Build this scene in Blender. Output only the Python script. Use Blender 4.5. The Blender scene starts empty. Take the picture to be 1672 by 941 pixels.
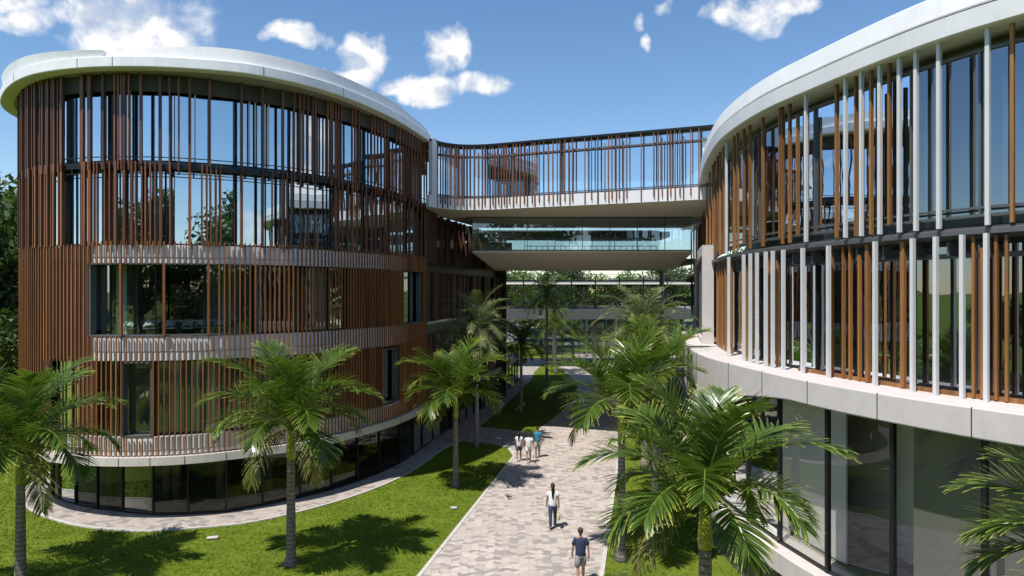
import bpy, bmesh, math, random
import numpy as np
from mathutils import Vector, Matrix
from mathutils.geometry import tessellate_polygon
R = math.radians
random.seed(7)
rng = np.random.default_rng(7)
sc = bpy.context.scene
C = sc.collection

# ------------------------------------------------------------------ camera
cam_d = bpy.data.cameras.new('camera'); cam = bpy.data.objects.new('camera', cam_d); C.objects.link(cam)
CAMZ = 9.3
cam.location = (0, 0, CAMZ); cam.rotation_euler = (R(90), 0, 0)
cam_d.sensor_width = 36; cam_d.lens = 36 * 1150 / 1672; cam_d.shift_y = 4.5 / 1672
cam_d.clip_start = 0.1; cam_d.clip_end = 6000
sc.camera = cam
# ------------------------------------------------------------------ light
SHX, SHY = 0.31, 0.40                    # shadow displacement per metre of height
hl = math.hypot(SHX, SHY); ELEV = math.atan2(1, hl)
sun_dir = Vector((SHX, SHY, -1)).normalized()
sd = bpy.data.lights.new('sun', 'SUN'); sun = bpy.data.objects.new('sun', sd); C.objects.link(sun)
sd.energy = 5.0; sd.angle = R(0.53); sd.color = (1, 0.955, 0.89)
sun.rotation_euler = sun_dir.to_track_quat('-Z', 'Y').to_euler(); sun.location = (-20, -30, 60)
w = bpy.data.worlds.new('World'); sc.world = w; w.use_nodes = True
sc.view_settings.view_transform = 'Standard'; sc.view_settings.look = 'None'
sc.view_settings.exposure = 0.18; sc.view_settings.gamma = 1; sc.view_settings.use_curve_mapping = False
sc.cycles.max_bounces = 8; sc.cycles.transparent_max_bounces = 24; sc.cycles.glossy_bounces = 4
sc.cycles.diffuse_bounces = 5; sc.cycles.transmission_bounces = 4
sc.cycles.caustics_reflective = False; sc.cycles.caustics_refractive = False
sc.cycles.sample_clamp_indirect = 6

class NT:                                 # tiny node helper
    def __init__(s, tree): s.t = tree; s.n = tree.nodes; s.l = tree.links
    def new(s, typ, **kw):
        n = s.n.new(typ)
        for k, v in kw.items(): setattr(n, k, v)
        return n
    def set(s, sock, v):
        if isinstance(v, bpy.types.NodeSocket): s.l.new(v, sock)
        else: sock.default_value = v
    def math(s, op, a, b=0.0, c=0.0, clamp=False):
        n = s.new('ShaderNodeMath', operation=op, use_clamp=clamp)
        s.set(n.inputs[0], a); s.set(n.inputs[1], b); s.set(n.inputs[2], c); return n.outputs[0]
    def noise(s, vec, scale, detail=3, rough=.5, dist=0.0):
        n = s.new('ShaderNodeTexNoise')
        if vec is not None: s.l.new(vec, n.inputs['Vector'])
        n.inputs['Scale'].default_value = scale; n.inputs['Detail'].default_value = detail
        n.inputs['Roughness'].default_value = rough; n.inputs['Distortion'].default_value = dist
        return n.outputs['Fac']
    def mix(s, fac, a, b, blend='MIX'):
        n = s.new('ShaderNodeMix', data_type='RGBA', blend_type=blend)
        s.set(n.inputs[0], fac); s.set(n.inputs[6], a); s.set(n.inputs[7], b); return n.outputs[2]
    def ramp(s, fac, stops):
        n = s.new('ShaderNodeValToRGB'); s.l.new(fac, n.inputs[0]); e = n.color_ramp.elements
        while len(e) < len(stops): e.new(0.5)
        for i, (p, c) in enumerate(stops):
            e[i].position = p; e[i].color = c if len(c) == 4 else (*c, 1)
        return n.outputs[0]
    def rng(s, v, a, b, c, d):
        n = s.new('ShaderNodeMapRange'); s.set(n.inputs[0], v)
        for i, x in enumerate((a, b, c, d)): n.inputs[i + 1].default_value = x
        return n.outputs[0]

def col(c): return (c[0], c[1], c[2], 1)

# sky with clouds
t = NT(w.node_tree); t.n.clear()
sky = t.new('ShaderNodeTexSky', sky_type='NISHITA'); sky.sun_disc = False
sky.sun_elevation = ELEV; sky.sun_rotation = math.atan2(-SHX, -SHY) % (2 * math.pi)
sky.altitude = 10; sky.air_density = 1.0; sky.dust_density = 0.12; sky.ozone_density = 2.2
tc = t.new('ShaderNodeTexCoord'); sep = t.new('ShaderNodeSeparateXYZ'); t.l.new(tc.outputs['Generated'], sep.inputs[0])
X, Y, Z = sep.outputs
ya = t.math('MAXIMUM', Y, 0.02)
nz = t.new('ShaderNodeTexNoise'); t.l.new(tc.outputs['Generated'], nz.inputs['Vector'])
nz.inputs['Scale'].default_value = 11; nz.inputs['Detail'].default_value = 8
nsep = t.new('ShaderNodeSeparateColor'); t.l.new(nz.outputs['Color'], nsep.inputs[0])
U = t.math('ADD', t.math('DIVIDE', X, ya), t.math('MULTIPLY', t.math('SUBTRACT', nsep.outputs[0], .5), .12))
V = t.math('ADD', t.math('DIVIDE', Z, ya), t.math('MULTIPLY', t.math('SUBTRACT', nsep.outputs[1], .5), .09))
clouds = [(225, 45, 110, 62, 1.0), (150, 15, 70, 40, .9), (40, 38, 60, 26, .72), (490, 62, 58, 17, .85), (596, 100, 36, 42, 1),
          (572, 125, 48, 20, 1), (524, 116, 20, 9, .7), (727, 85, 33, 38, .95), (700, 148, 72, 24, 1.05), (660, 150, 40, 18, 1),
          (792, 142, 46, 24, 1), (1235, 22, 58, 30, .95), (1275, 2, 60, 26, .9), (1190, 30, 36, 16, .8), (1057, 67, 15, 14, .7),
          (1033, 32, 20, 14, .62), (1090, 20, 30, 10, .6), (450, 62, 18, 8, .7), (20, 5, 60, 20, .75)]
mask = None
for cx, cy, rx, ry, amp in clouds:
    du = t.math('MULTIPLY', t.math('SUBTRACT', U, (cx - 836) / 1150), 1150 / rx)
    dv = t.math('MULTIPLY', t.math('SUBTRACT', V, (475 - cy) / 1150), 1150 / ry)
    r2 = t.math('ADD', t.math('MULTIPLY', du, du), t.math('MULTIPLY', dv, dv))
    m = t.math('MULTIPLY', t.math('SUBTRACT', 1.0, t.math('MULTIPLY', r2, .5)), amp)
    mask = m if mask is None else t.math('MAXIMUM', mask, m)
mask = t.math('MULTIPLY', t.math('MAXIMUM', mask, 0.0), t.math('GREATER_THAN', Y, 0.03))
big = t.noise(tc.outputs['Generated'], 3.2, 6, .55)
back = t.math('MULTIPLY', t.rng(big, .5, .72, 0, .85), t.math('LESS_THAN', Y, 0.03))
mask = t.math('MAXIMUM', mask, back)
fine = t.noise(tc.outputs['Generated'], 17, 12, .58, .35)
dens = t.math('SUBTRACT', t.math('ADD', mask, t.math('MULTIPLY', t.math('SUBTRACT', fine, .5), 1.7)), .27)
cl = t.rng(dens, 0.0, 0.5, 0, 1)
cl = t.math('MULTIPLY', t.math('POWER', cl, 1.25, clamp=True), t.rng(mask, 0.02, .25, 0, .97))
# light from above-left: compare the density a little higher up
off = t.new('ShaderNodeVectorMath', operation='ADD'); t.l.new(tc.outputs['Generated'], off.inputs[0]); off.inputs[1].default_value = (-.008, 0, .022)
f2 = t.noise(off.outputs[0], 17, 7, .55, .35)
f3 = t.noise(tc.outputs['Generated'], 17, 7, .55, .35)
lit = t.rng(t.math('SUBTRACT', f3, f2), -.09, .06, 0, 1)
ccol = t.mix(lit, (3.9, 4.4, 5.3, 1), (6.8, 6.8, 6.8, 1))
hs = t.new('ShaderNodeHueSaturation'); t.l.new(sky.outputs[0], hs.inputs['Color']); hs.inputs['Saturation'].default_value = 1.14
final = t.mix(cl, hs.outputs[0], ccol)
bg = t.new('ShaderNodeBackground'); t.l.new(final, bg.inputs[0]); bg.inputs[1].default_value = 0.137
wo = t.new('ShaderNodeOutputWorld'); t.l.new(bg.outputs[0], wo.inputs[0])

# ------------------------------------------------------------------ materials
def mat(name):
    m = bpy.data.materials.new(name); m.use_nodes = True
    T = NT(m.node_tree); b = T.n['Principled BSDF']; return m, T, b
def simple(name, c, rough=.5, metal=0.0, var=.12, nscale=3.0, bump=0.0, bscale=40, spec=.5):
    m, T, b = mat(name)
    g = T.new('ShaderNodeNewGeometry')
    f = T.noise(g.outputs['Position'], nscale, 5, .6)
    a = tuple(max(0, x * (1 - var)) for x in c); d = tuple(min(1, x * (1 + var)) for x in c)
    T.l.new(T.ramp(f, [(.3, a), (.7, d)]), b.inputs['Base Color'])
    if 'cladding' in name or 'ledge' in name or 'band' in name:
        mp = T.new('ShaderNodeMapping'); T.l.new(g.outputs['Position'], mp.inputs[0]); mp.inputs['Scale'].default_value = (1, 1, .12)
        st = T.noise(mp.outputs[0], 5.5, 6, .7); cc = b.inputs['Base Color'].links[0].from_socket
        T.l.new(T.mix(T.rng(st, .5, .8, 0, .24), cc, (c[0] * .6, c[1] * .57, c[2] * .52, 1)), b.inputs['Base Color'])
    b.inputs['Roughness'].default_value = rough; b.inputs['Metallic'].default_value = metal
    b.inputs['Specular IOR Level'].default_value = spec
    if bump:
        bn = T.new('ShaderNodeBump'); T.l.new(T.noise(g.outputs['Position'], bscale, 4), bn.inputs['Height'])
        bn.inputs['Strength'].default_value = bump; bn.inputs['Distance'].default_value = .02; T.l.new(bn.outputs[0], b.inputs['Normal'])
    return m
def wood(name, ca, cb, cc):
    m, T, b = mat(name)
    g = T.new('ShaderNodeNewGeometry')
    mp = T.new('ShaderNodeMapping'); T.l.new(g.outputs['Position'], mp.inputs[0]); mp.inputs['Scale'].default_value = (1, 1, .03)
    per = T.noise(mp.outputs[0], 3.1, 3, .7)
    mp2 = T.new('ShaderNodeMapping'); T.l.new(g.outputs['Position'], mp2.inputs[0]); mp2.inputs['Scale'].default_value = (1, 1, .05)
    gr = T.noise(mp2.outputs[0], 45, 4, .6)
    f = T.math('ADD', T.math('MULTIPLY', per, .75), T.math('MULTIPLY', gr, .25))
    T.l.new(T.ramp(f, [(.34, ca), (.5, cb), (.66, cc)]), b.inputs['Base Color'])
    b.inputs['Roughness'].default_value = .48
    return m
def glass(name, tint, refl, rough=.0, cb=(.9, .95, 1), tiltvar=.012, ior=1.5):
    m = bpy.data.materials.new(name); m.use_nodes = True; T = NT(m.node_tree); T.n.clear()
    tr = T.new('ShaderNodeBsdfTransparent'); tr.inputs[0].default_value = col(tint)
    gl = T.new('ShaderNodeBsdfGlossy'); gl.inputs['Roughness'].default_value = rough; gl.inputs[0].default_value = col(cb)
    fr = T.new('ShaderNodeFresnel'); fr.inputs[0].default_value = ior
    g = T.new('ShaderNodeNewGeometry')
    bn = T.new('ShaderNodeBump'); T.l.new(T.noise(g.outputs['Position'], .9, 2, .4), bn.inputs['Height'])
    bn.inputs['Strength'].default_value = .07; bn.inputs['Distance'].default_value = tiltvar * 4
    T.l.new(bn.outputs[0], gl.inputs['Normal'])
    fac = T.math('ADD', T.math('MULTIPLY', fr.outputs[0], 1 - refl), refl, clamp=True)
    mx = T.new('ShaderNodeMixShader'); T.l.new(fac, mx.inputs[0]); T.l.new(tr.outputs[0], mx.inputs[1]); T.l.new(gl.outputs[0], mx.inputs[2])
    o = T.new('ShaderNodeOutputMaterial'); T.l.new(mx.outputs[0], o.inputs[0]); return m
def leafmat(name, dark, mid, tip, trans=.3, rough=.38):
    m = bpy.data.materials.new(name); m.use_nodes = True; T = NT(m.node_tree); b = T.n['Principled BSDF']; o = T.n['Material Output']
    at = T.new('ShaderNodeAttribute', attribute_name='tint')
    g = T.new('ShaderNodeNewGeometry')
    f = T.math('ADD', at.outputs['Fac'], T.math('MULTIPLY', T.math('SUBTRACT', T.noise(g.outputs['Position'], 2.3, 3), .5), .55))
    c = T.ramp(f, [(.05, dark), (.5, mid), (.97, tip)])
    T.l.new(c, b.inputs['Base Color']); b.inputs['Roughness'].default_value = rough
    tl = T.new('ShaderNodeBsdfTranslucent'); T.l.new(T.mix(.5, c, (.16, .3, .02, 1)), tl.inputs[0])
    mx = T.new('ShaderNodeMixShader'); mx.inputs[0].default_value = trans
    T.l.new(b.outputs[0], mx.inputs[1]); T.l.new(tl.outputs[0], mx.inputs[2]); T.l.new(mx.outputs[0], o.inputs[0]); return m

M = {}
M['white'] = simple('white_cladding', (.80, .79, .785), .42, 0, .05, 1.1)
M['band'] = simple('white_band', (.80, .79, .80), .45, 0, .06, 1.6)
M['ledge'] = simple('pale_ledge', (.62, .565, .535), .6, 0, .06, 2.0, .1)
M['beige'] = simple('beige_soffit', (.86, .79, .69), .7, 0, .05, .7)
M['fin'] = simple('white_fin', (.64, .635, .63), .4, .0, .05, 2)
M['dark'] = simple('dark_metal', (.02, .021, .023), .4, .5, .2, 4)
M['grey'] = simple('grey_frame', (.13, .13, .13), .45, .3, .1, 3)
M['slab'] = simple('slab_concrete', (.30, .29, .27), .7, 0, .1, 1)
M['wall'] = simple('interior_wall', (.42, .41, .36), .8, 0, .08, .8)
M['wallw'] = simple('interior_white', (.72, .71, .67), .8, 0, .04, .6)
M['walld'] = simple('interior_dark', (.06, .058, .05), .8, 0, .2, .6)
M['carpet'] = simple('interior_floor', (.26, .25, .23), .6, 0, .1, 1.5)
M['blind'] = simple('blind', (.20, .195, .185), .8, 0, .04, .5)
M['wood'] = wood('timber', (.075, .027, .012), (.18, .062, .023), (.32, .12, .042))
M['wood2'] = wood('orange_timber', (.12, .042, .014), (.26, .095, .028), (.42, .165, .05))
M['wood4'] = wood('honey_timber', (.15, .062, .02), (.27, .118, .035), (.42, .20, .065))
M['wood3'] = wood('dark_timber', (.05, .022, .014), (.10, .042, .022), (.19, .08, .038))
M['glass_top'] = glass('blue_glass', (.5, .62, .7), .66, cb=(.78, .9, 1))
M['glass_mid'] = glass('mid_glass', (.72, .78, .74), .12, ior=1.4)
M['glass_low'] = glass('dark_glass', (.42, .43, .39), .04, cb=(.75, .8, .75), ior=1.35)
M['glass_right'] = glass('right_glass', (.68, .74, .75), .27, ior=1.4, cb=(.8, .9, 1))
M['glass_clear'] = glass('clear_glass', (.66, .76, .80), .14)
M['glass_smoke'] = glass('smoked_glass', (.78, .79, .77), .05, ior=1.14)
M['glass_rail'] = glass('rail_glass', (.82, .93, .95), .15)

def paver(nm='pavers', k=1.0):
    m, T, b = mat(nm); g = T.new('ShaderNodeNewGeometry')
    sp = T.new('ShaderNodeSeparateXYZ'); T.l.new(g.outputs['Position'], sp.inputs[0])
    wv = T.math('MULTIPLY', T.math('SINE', T.math('MULTIPLY', sp.outputs[0], 11)), .05)
    cb = T.new('ShaderNodeCombineXYZ'); T.l.new(T.math('MULTIPLY', sp.outputs[0], .72), cb.inputs[0]); T.l.new(T.math('ADD', sp.outputs[1], wv), cb.inputs[1])
    v = T.new('ShaderNodeTexVoronoi', voronoi_dimensions='2D'); T.l.new(cb.outputs[0], v.inputs['Vector']); v.inputs['Scale'].default_value = 4.8; v.inputs['Randomness'].default_value = .6
    e = T.new('ShaderNodeTexVoronoi', voronoi_dimensions='2D', feature='DISTANCE_TO_EDGE'); T.l.new(cb.outputs[0], e.inputs['Vector']); e.inputs['Scale'].default_value = 4.8; e.inputs['Randomness'].default_value = .6
    sc_ = T.new('ShaderNodeSeparateColor'); T.l.new(v.outputs['Color'], sc_.inputs[0])
    c = T.ramp(sc_.outputs[0], [(0, tuple(k * q for q in (.25, .22, .205))), (.22, tuple(k * q for q in (.32, .285, .265))), (.3, tuple(k * q for q in (.46, .385, .34))), (.75, tuple(k * q for q in (.53, .45, .395))), (1, tuple(k * q for q in (.58, .50, .445)))])
    st = T.noise(g.outputs['Position'], .35, 5, .6)
    c = T.mix(T.rng(st, .35, .7, 0, .35), c, (.36, .33, .29, 1))
    c = T.mix(T.math('MULTIPLY', T.noise(g.outputs['Position'], 30, 4), .22), c, (.3, .28, .26, 1))
    c = T.mix(T.rng(e.outputs[0], .012, .035, .62, 0), c, (.2, .18, .16, 1))
    T.l.new(c, b.inputs['Base Color']); b.inputs['Roughness'].default_value = .8
    bn = T.new('ShaderNodeBump'); T.l.new(T.rng(e.outputs[0], 0, .04, 0, 1), bn.inputs['Height']); bn.inputs['Strength'].default_value = .5; bn.inputs['Distance'].default_value = .01
    T.l.new(bn.outputs[0], b.inputs['Normal']); return m
M['paver'] = paver(); M['walk'] = paver('walk_pavers', .82)
def walkm():
    m, T, b = mat('walk_slabs'); g = T.new('ShaderNodeNewGeometry')
    mp = T.new('ShaderNodeMapping'); T.l.new(g.outputs['Position'], mp.inputs[0]); mp.inputs['Rotation'].default_value = (0, 0, .45)
    br = T.new('ShaderNodeTexBrick'); T.l.new(mp.outputs[0], br.inputs[0]); br.inputs['Scale'].default_value = 1.6
    br.inputs['Color1'].default_value = (.42, .38, .35, 1); br.inputs['Color2'].default_value = (.30, .28, .265, 1); br.inputs['Mortar'].default_value = (.2, .185, .17, 1)
    br.inputs['Mortar Size'].default_value = .012; br.inputs['Brick Width'].default_value = .8; br.inputs['Row Height'].default_value = .4
    c = T.mix(T.rng(T.noise(g.outputs['Position'], 1.3, 6, .65), .35, .7, 0, .5), br.outputs[0], (.45, .41, .38, 1))
    T.l.new(c, b.inputs['Base Color']); b.inputs['Roughness'].default_value = .8; return m
def lawnm(name, k=1.0):
    m, T, b = mat(name); g = T.new('ShaderNodeNewGeometry')
    f = T.math('ADD', T.math('MULTIPLY', T.noise(g.outputs['Position'], .55, 6, .6), .55), T.math('MULTIPLY', T.noise(g.outputs['Position'], 9, 5, .7), .45))
    c = T.ramp(f, [(.28, (.085 * k, .13 * k, .014)), (.5, (.135 * k, .19 * k, .018)), (.72, (.21 * k, .25 * k, .03))])
    T.l.new(c, b.inputs['Base Color']); b.inputs['Roughness'].default_value = .9; b.inputs['Specular IOR Level'].default_value = .1
    bn = T.new('ShaderNodeBump'); T.l.new(T.noise(g.outputs['Position'], 22, 5, .7), bn.inputs['Height']); bn.inputs['Strength'].default_value = .8; bn.inputs['Distance'].default_value = .05
    T.l.new(bn.outputs[0], b.inputs['Normal']); return m
M['lawn'] = lawnm('lawn', .9)
M['blade'] = lawnm('grass_blade', 1.3)
def trunkm(name, a, c_, ring):
    m, T, b = mat(name); tcn = T.new('ShaderNodeTexCoord'); s_ = T.new('ShaderNodeSeparateXYZ'); T.l.new(tcn.outputs['Object'], s_.inputs[0])
    n = T.noise(tcn.outputs['Object'], 7, 6, .7)
    wv = T.math('SINE', T.math('ADD', T.math('MULTIPLY', s_.outputs[2], ring), T.math('MULTIPLY', n, 5)))
    f = T.math('ADD', T.math('MULTIPLY', T.rng(wv, .6, 1, 0, 1), -.38), n)
    T.l.new(T.ramp(f, [(.15, a), (.62, c_)]), b.inputs['Base Color']); b.inputs['Roughness'].default_value = .85
    bn = T.new('ShaderNodeBump'); T.l.new(f, bn.inputs['Height']); bn.inputs['Strength'].default_value = .5; bn.inputs['Distance'].default_value = .03; T.l.new(bn.outputs[0], b.inputs['Normal']); return m
M['trunk'] = trunkm('palm_trunk', (.08, .065, .058), (.27, .235, .215), 42)
M['trunk2'] = trunkm('pale_trunk', (.13, .10, .085), (.36, .31, .27), 36)
M['bark'] = trunkm('bark', (.05, .04, .03), (.16, .13, .1), 6)
M['shaft'] = simple('crown_shaft', (.30, .33, .035), .4, 0, .35, 5)
M['frond'] = leafmat('palm_leaf', (.04, .08, .012), (.125, .195, .024), (.50, .48, .10), .28, .30)
M['frond2'] = leafmat('date_leaf', (.10, .125, .05), (.18, .215, .09), (.32, .33, .16), .2, .45)
M['dry'] = leafmat('dry_leaf', (.10, .12, .02), (.24, .22, .05), (.42, .30, .10), .2, .6)
M['leaf'] = leafmat('tree_leaf', (.02, .042, .01), (.045, .085, .016), (.11, .16, .03), .22, .5)
M['leaf2'] = leafmat('light_tree_leaf', (.05, .10, .012), (.11, .19, .02), (.22, .30, .04), .3, .5)

# ------------------------------------------------------------------ geometry helpers
class MB:
    def __init__(s): s.v = []; s.f = []; s.t = []; s.m = []; s.mi = 0
    def add(s, vs, fs, tint=None):
        o = len(s.v); s.v += [tuple(v) for v in vs]; s.f += [tuple(i + o for i in f) for f in fs]; s.m += [s.mi] * len(fs)
        s.t += list(tint) if tint is not None else [0.0] * len(vs)
    def box(s, c, size, rz=0.0):
        cx, cy, cz = c; x, y, z = (k / 2 for k in size); ca, sa = math.cos(rz), math.sin(rz)
        vs = [(cx + ca * a * x - sa * b * y, cy + sa * a * x + ca * b * y, cz + d * z) for d in (-1, 1) for a, b in ((-1, -1), (1, -1), (1, 1), (-1, 1))]
        s.add(vs, [(3, 2, 1, 0), (4, 5, 6, 7), (0, 1, 5, 4), (1, 2, 6, 5), (2, 3, 7, 6), (3, 0, 4, 7)])
    def bar(s, p, q, r, n=8, r2=None):
        p, q = Vector(p), Vector(q); d = (q - p).normalized(); a = d.orthogonal().normalized(); b = d.cross(a); r2 = r if r2 is None else r2
        vs = [p + (a * math.cos(k) + b * math.sin(k)) * r for k in [2 * math.pi * i / n for i in range(n)]] + [q + (a * math.cos(k) + b * math.sin(k)) * r2 for k in [2 * math.pi * i / n for i in range(n)]]
        s.add(vs, [(i, (i + 1) % n, n + (i + 1) % n, n + i) for i in range(n)] + [tuple(range(n - 1, -1, -1)), tuple(range(n, 2 * n))])
    def loft(s, rings, n=12, cap=True):   # rings: (x, y, z, rx, ry)
        o = []
        for (x, y, z, rx, ry) in rings: o += [(x + rx * math.cos(2 * math.pi * i / n), y + ry * math.sin(2 * math.pi * i / n), z) for i in range(n)]
        fs = []
        for k in range(len(rings) - 1): fs += [(k * n + i, k * n + (i + 1) % n, (k + 1) * n + (i + 1) % n, (k + 1) * n + i) for i in range(n)]
        if cap: fs += [tuple(range(n - 1, -1, -1)), tuple(range((len(rings) - 1) * n, len(rings) * n))]
        s.add(o, fs)
    def tube(s, pts, rad, n=8):           # pts Vectors, radii
        P = [Vector(p) for p in pts]; prev = None; o = []
        for i, p in enumerate(P):
            d = (P[min(i + 1, len(P) - 1)] - P[max(i - 1, 0)]).normalized()
            a = d.orthogonal().normalized() if prev is None else (prev - d * prev.dot(d)).normalized(); prev = a; b = d.cross(a)
            r = rad[i]; rx, ry = r if isinstance(r, tuple) else (r, r)
            o += [p + a * math.cos(2 * math.pi * k / n) * rx + b * math.sin(2 * math.pi * k / n) * ry for k in range(n)]
        fs = []
        for k in range(len(P) - 1): fs += [(k * n + i, k * n + (i + 1) % n, (k + 1) * n + (i + 1) % n, (k + 1) * n + i) for i in range(n)]
        fs += [tuple(range(n - 1, -1, -1)), tuple(range((len(P) - 1) * n, len(P) * n))]
        s.add(o, fs)
    def ell(s, c, r, n=12, m=8):
        rings = [(c[0], c[1], c[2] + r[2] * math.sin(a), max(1e-4, r[0] * math.cos(a)), max(1e-4, r[1] * math.cos(a))) for a in [(-.5 + k / m) * math.pi for k in range(m + 1)]]
        s.loft(rings, n)
    def prism(s, poly, z0, z1):
        tris = tessellate_polygon([[Vector((p[0], p[1], 0)) for p in poly]]); n = len(poly)
        vs = [(p[0], p[1], z0) for p in poly] + [(p[0], p[1], z1) for p in poly]; fs = []
        for a, b, c in tris:
            A, B, D = (Vector((*poly[k][:2], 0)) for k in (a, b, c)); up = (B - A).cross(D - A).z > 0
            fs += [(a + n, b + n, c + n), (c, b, a)] if up else [(c + n, b + n, a + n), (a, b, c)]
        ar = sum(poly[i][0] * poly[(i + 1) % n][1] - poly[(i + 1) % n][0] * poly[i][1] for i in range(n))
        for i in range(n):
            j = (i + 1) % n; fs.append((i, j, j + n, i + n) if ar > 0 else (j, i, i + n, j + n))
        s.add(vs, fs)
    def sweep(s, cv, prof, s0=0, s1=None, step=.5, zf=None):   # prof: closed list of (offset outward, z)
        s1 = cv.L if s1 is None else s1; N = max(2, int(abs(s1 - s0) / step) + 1); n = len(prof); o = []
        for i in range(N):
            ss = s0 + (s1 - s0) * i / (N - 1); p, tt, nn = cv.at(ss); k = (i / (N - 1))
            pr = prof if zf is None else zf(ss, prof)
            o += [(p[0] + nn[0] * a, p[1] + nn[1] * a, z) for a, z in pr]
        fs = []
        for i in range(N - 1): fs += [(i * n + j, i * n + (j + 1) % n, (i + 1) * n + (j + 1) % n, (i + 1) * n + j) for j in range(n)]
        fs += [tuple(range(n - 1, -1, -1)), tuple(range((N - 1) * n, N * n))]
        s.add(o, fs)
    def build(s, name, m, parent=None, base=(0, 0, 0), smooth=False, tint=False):
        if name == 'slat_screen':         # clusters with a clear gap between them are parts of their own
            n = len(s.v) // 8; c = [tuple(sum(s.v[8 * i + k][a] for k in range(8)) / 8 for a in (0, 1)) for i in range(n)]
            order = sorted(range(n), key=lambda i: (s.m[6 * i] * 0, i)); groups = [[0]]
            for i in range(1, n):
                if math.dist(c[i], c[groups[-1][-1]]) > .62: groups.append([i])
                else: groups[-1].append(i)
            if len(groups) > 1:
                for g_ in groups:
                    q = MB()
                    for i in g_: q.mi = s.m[6 * i]; q.add(s.v[8 * i:8 * i + 8], [(3, 2, 1, 0), (4, 5, 6, 7), (0, 1, 5, 4), (1, 2, 6, 5), (2, 3, 7, 6), (3, 0, 4, 7)])
                    q.build('slat_cluster' if len(g_) > 1 else 'slat', m, parent, base)
                return None
        me = bpy.data.meshes.new(name)
        me.from_pydata([(x - base[0], y - base[1], z - base[2]) for x, y, z in s.v], [], s.f)
        for mm in (m if isinstance(m, (list, tuple)) else [m]): me.materials.append(mm)
        if any(s.m): me.polygons.foreach_set('material_index', s.m)
        if tint:
            a = me.attributes.new('tint', 'FLOAT', 'POINT'); a.data.foreach_set('value', s.t)
        if smooth: me.polygons.foreach_set('use_smooth', [True] * len(me.polygons))
        bm = bmesh.new(); bm.from_mesh(me)
        if not tint: bmesh.ops.recalc_face_normals(bm, faces=bm.faces)
        bm.to_mesh(me); bm.free(); me.update()
        o = bpy.data.objects.new(name, me); C.objects.link(o)
        if parent is not None: o.parent = parent
        else: o.location = base
        return o

def tag(o, label=None, cat=None, group=None, kind=None):
    if label: o['label'] = label
    if cat: o['category'] = cat
    if group: o['group'] = group
    if kind: o['kind'] = kind
    return o
def empty(name, loc=(0, 0, 0), rz=0.0):
    o = bpy.data.objects.new(name, None); C.objects.link(o); o.location = loc; o.rotation_euler = (0, 0, rz); o.empty_display_size = .3; return o
KIDS = {}
def copy_tree(root):
    kids = [c for c in C.objects if c.parent == root]
    def rec(o, par):
        c = o.copy(); C.objects.link(c)
        if par: c.parent = par
        for k in [q for q in bpy.data.objects if q.parent == o and q != c]: rec(k, c)
        return c
    return rec(root, None)

class Curve:
    def __init__(s, pts, n=24, smooth=True):
        P = [np.array(p, float) for p in pts]; out = []
        if smooth and len(P) > 2:
            E = [2 * P[0] - P[1]] + P + [2 * P[-1] - P[-2]]
            for i in range(1, len(E) - 2):
                a, b, c, d = E[i - 1:i + 3]
                t0 = 0; t1 = np.linalg.norm(b - a) ** .5; t2 = t1 + np.linalg.norm(c - b) ** .5; t3 = t2 + np.linalg.norm(d - c) ** .5
                for k in range(n):
                    q = t1 + (t2 - t1) * k / n
                    A1 = (t1 - q) / (t1 - t0) * a + (q - t0) / (t1 - t0) * b; A2 = (t2 - q) / (t2 - t1) * b + (q - t1) / (t2 - t1) * c; A3 = (t3 - q) / (t3 - t2) * c + (q - t2) / (t3 - t2) * d
                    B1 = (t2 - q) / (t2 - t0) * A1 + (q - t0) / (t2 - t0) * A2; B2 = (t3 - q) / (t3 - t1) * A2 + (q - t1) / (t3 - t1) * A3
                    out.append((t2 - q) / (t2 - t1) * B1 + (q - t1) / (t2 - t1) * B2)
            out.append(P[-1])
        else: out = P
        s.P = np.array(out); d = np.linalg.norm(np.diff(s.P, axis=0), axis=1); s.S = np.concatenate([[0], np.cumsum(d)]); s.L = s.S[-1]
        s.px = 836 + 1150 * s.P[:, 0] / s.P[:, 1]
        k = int(np.argmin(s.px)); s.k0 = k
    def at(s, ss):
        ss = min(max(ss, 0), s.L)
        p = np.array([np.interp(ss, s.S, s.P[:, 0]), np.interp(ss, s.S, s.P[:, 1])])
        a = np.array([np.interp(max(ss - .15, 0), s.S, s.P[:, k]) for k in (0, 1)]); b = np.array([np.interp(min(ss + .15, s.L), s.S, s.P[:, k]) for k in (0, 1)])
        t_ = (b - a) / np.linalg.norm(b - a); return p, t_, np.array([t_[1], -t_[0]])
    def s_px(s, px):                      # arclength where the facade is seen in that direction
        a = s.px[s.k0:]; b = s.S[s.k0:]; o = np.maximum.accumulate(a); return float(np.interp(px, o, b))
    def off(s, d, s0=0, s1=None, step=.6):
        s1 = s.L if s1 is None else s1; N = int((s1 - s0) / step) + 2
        r = []
        for i in range(N):
            p, t_, n_ = s.at(s0 + (s1 - s0) * i / (N - 1)); r.append((p[0] + n_[0] * d, p[1] + n_[1] * d))
        return r
def slat(mb, cv, ss, z0, z1, wd, dp, off=0.0):
    p, t_, n_ = cv.at(ss); c = p + n_ * (off + dp / 2); mb.box((c[0], c[1], (z0 + z1) / 2), (wd, dp, z1 - z0), math.atan2(t_[1], t_[0]))

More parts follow.
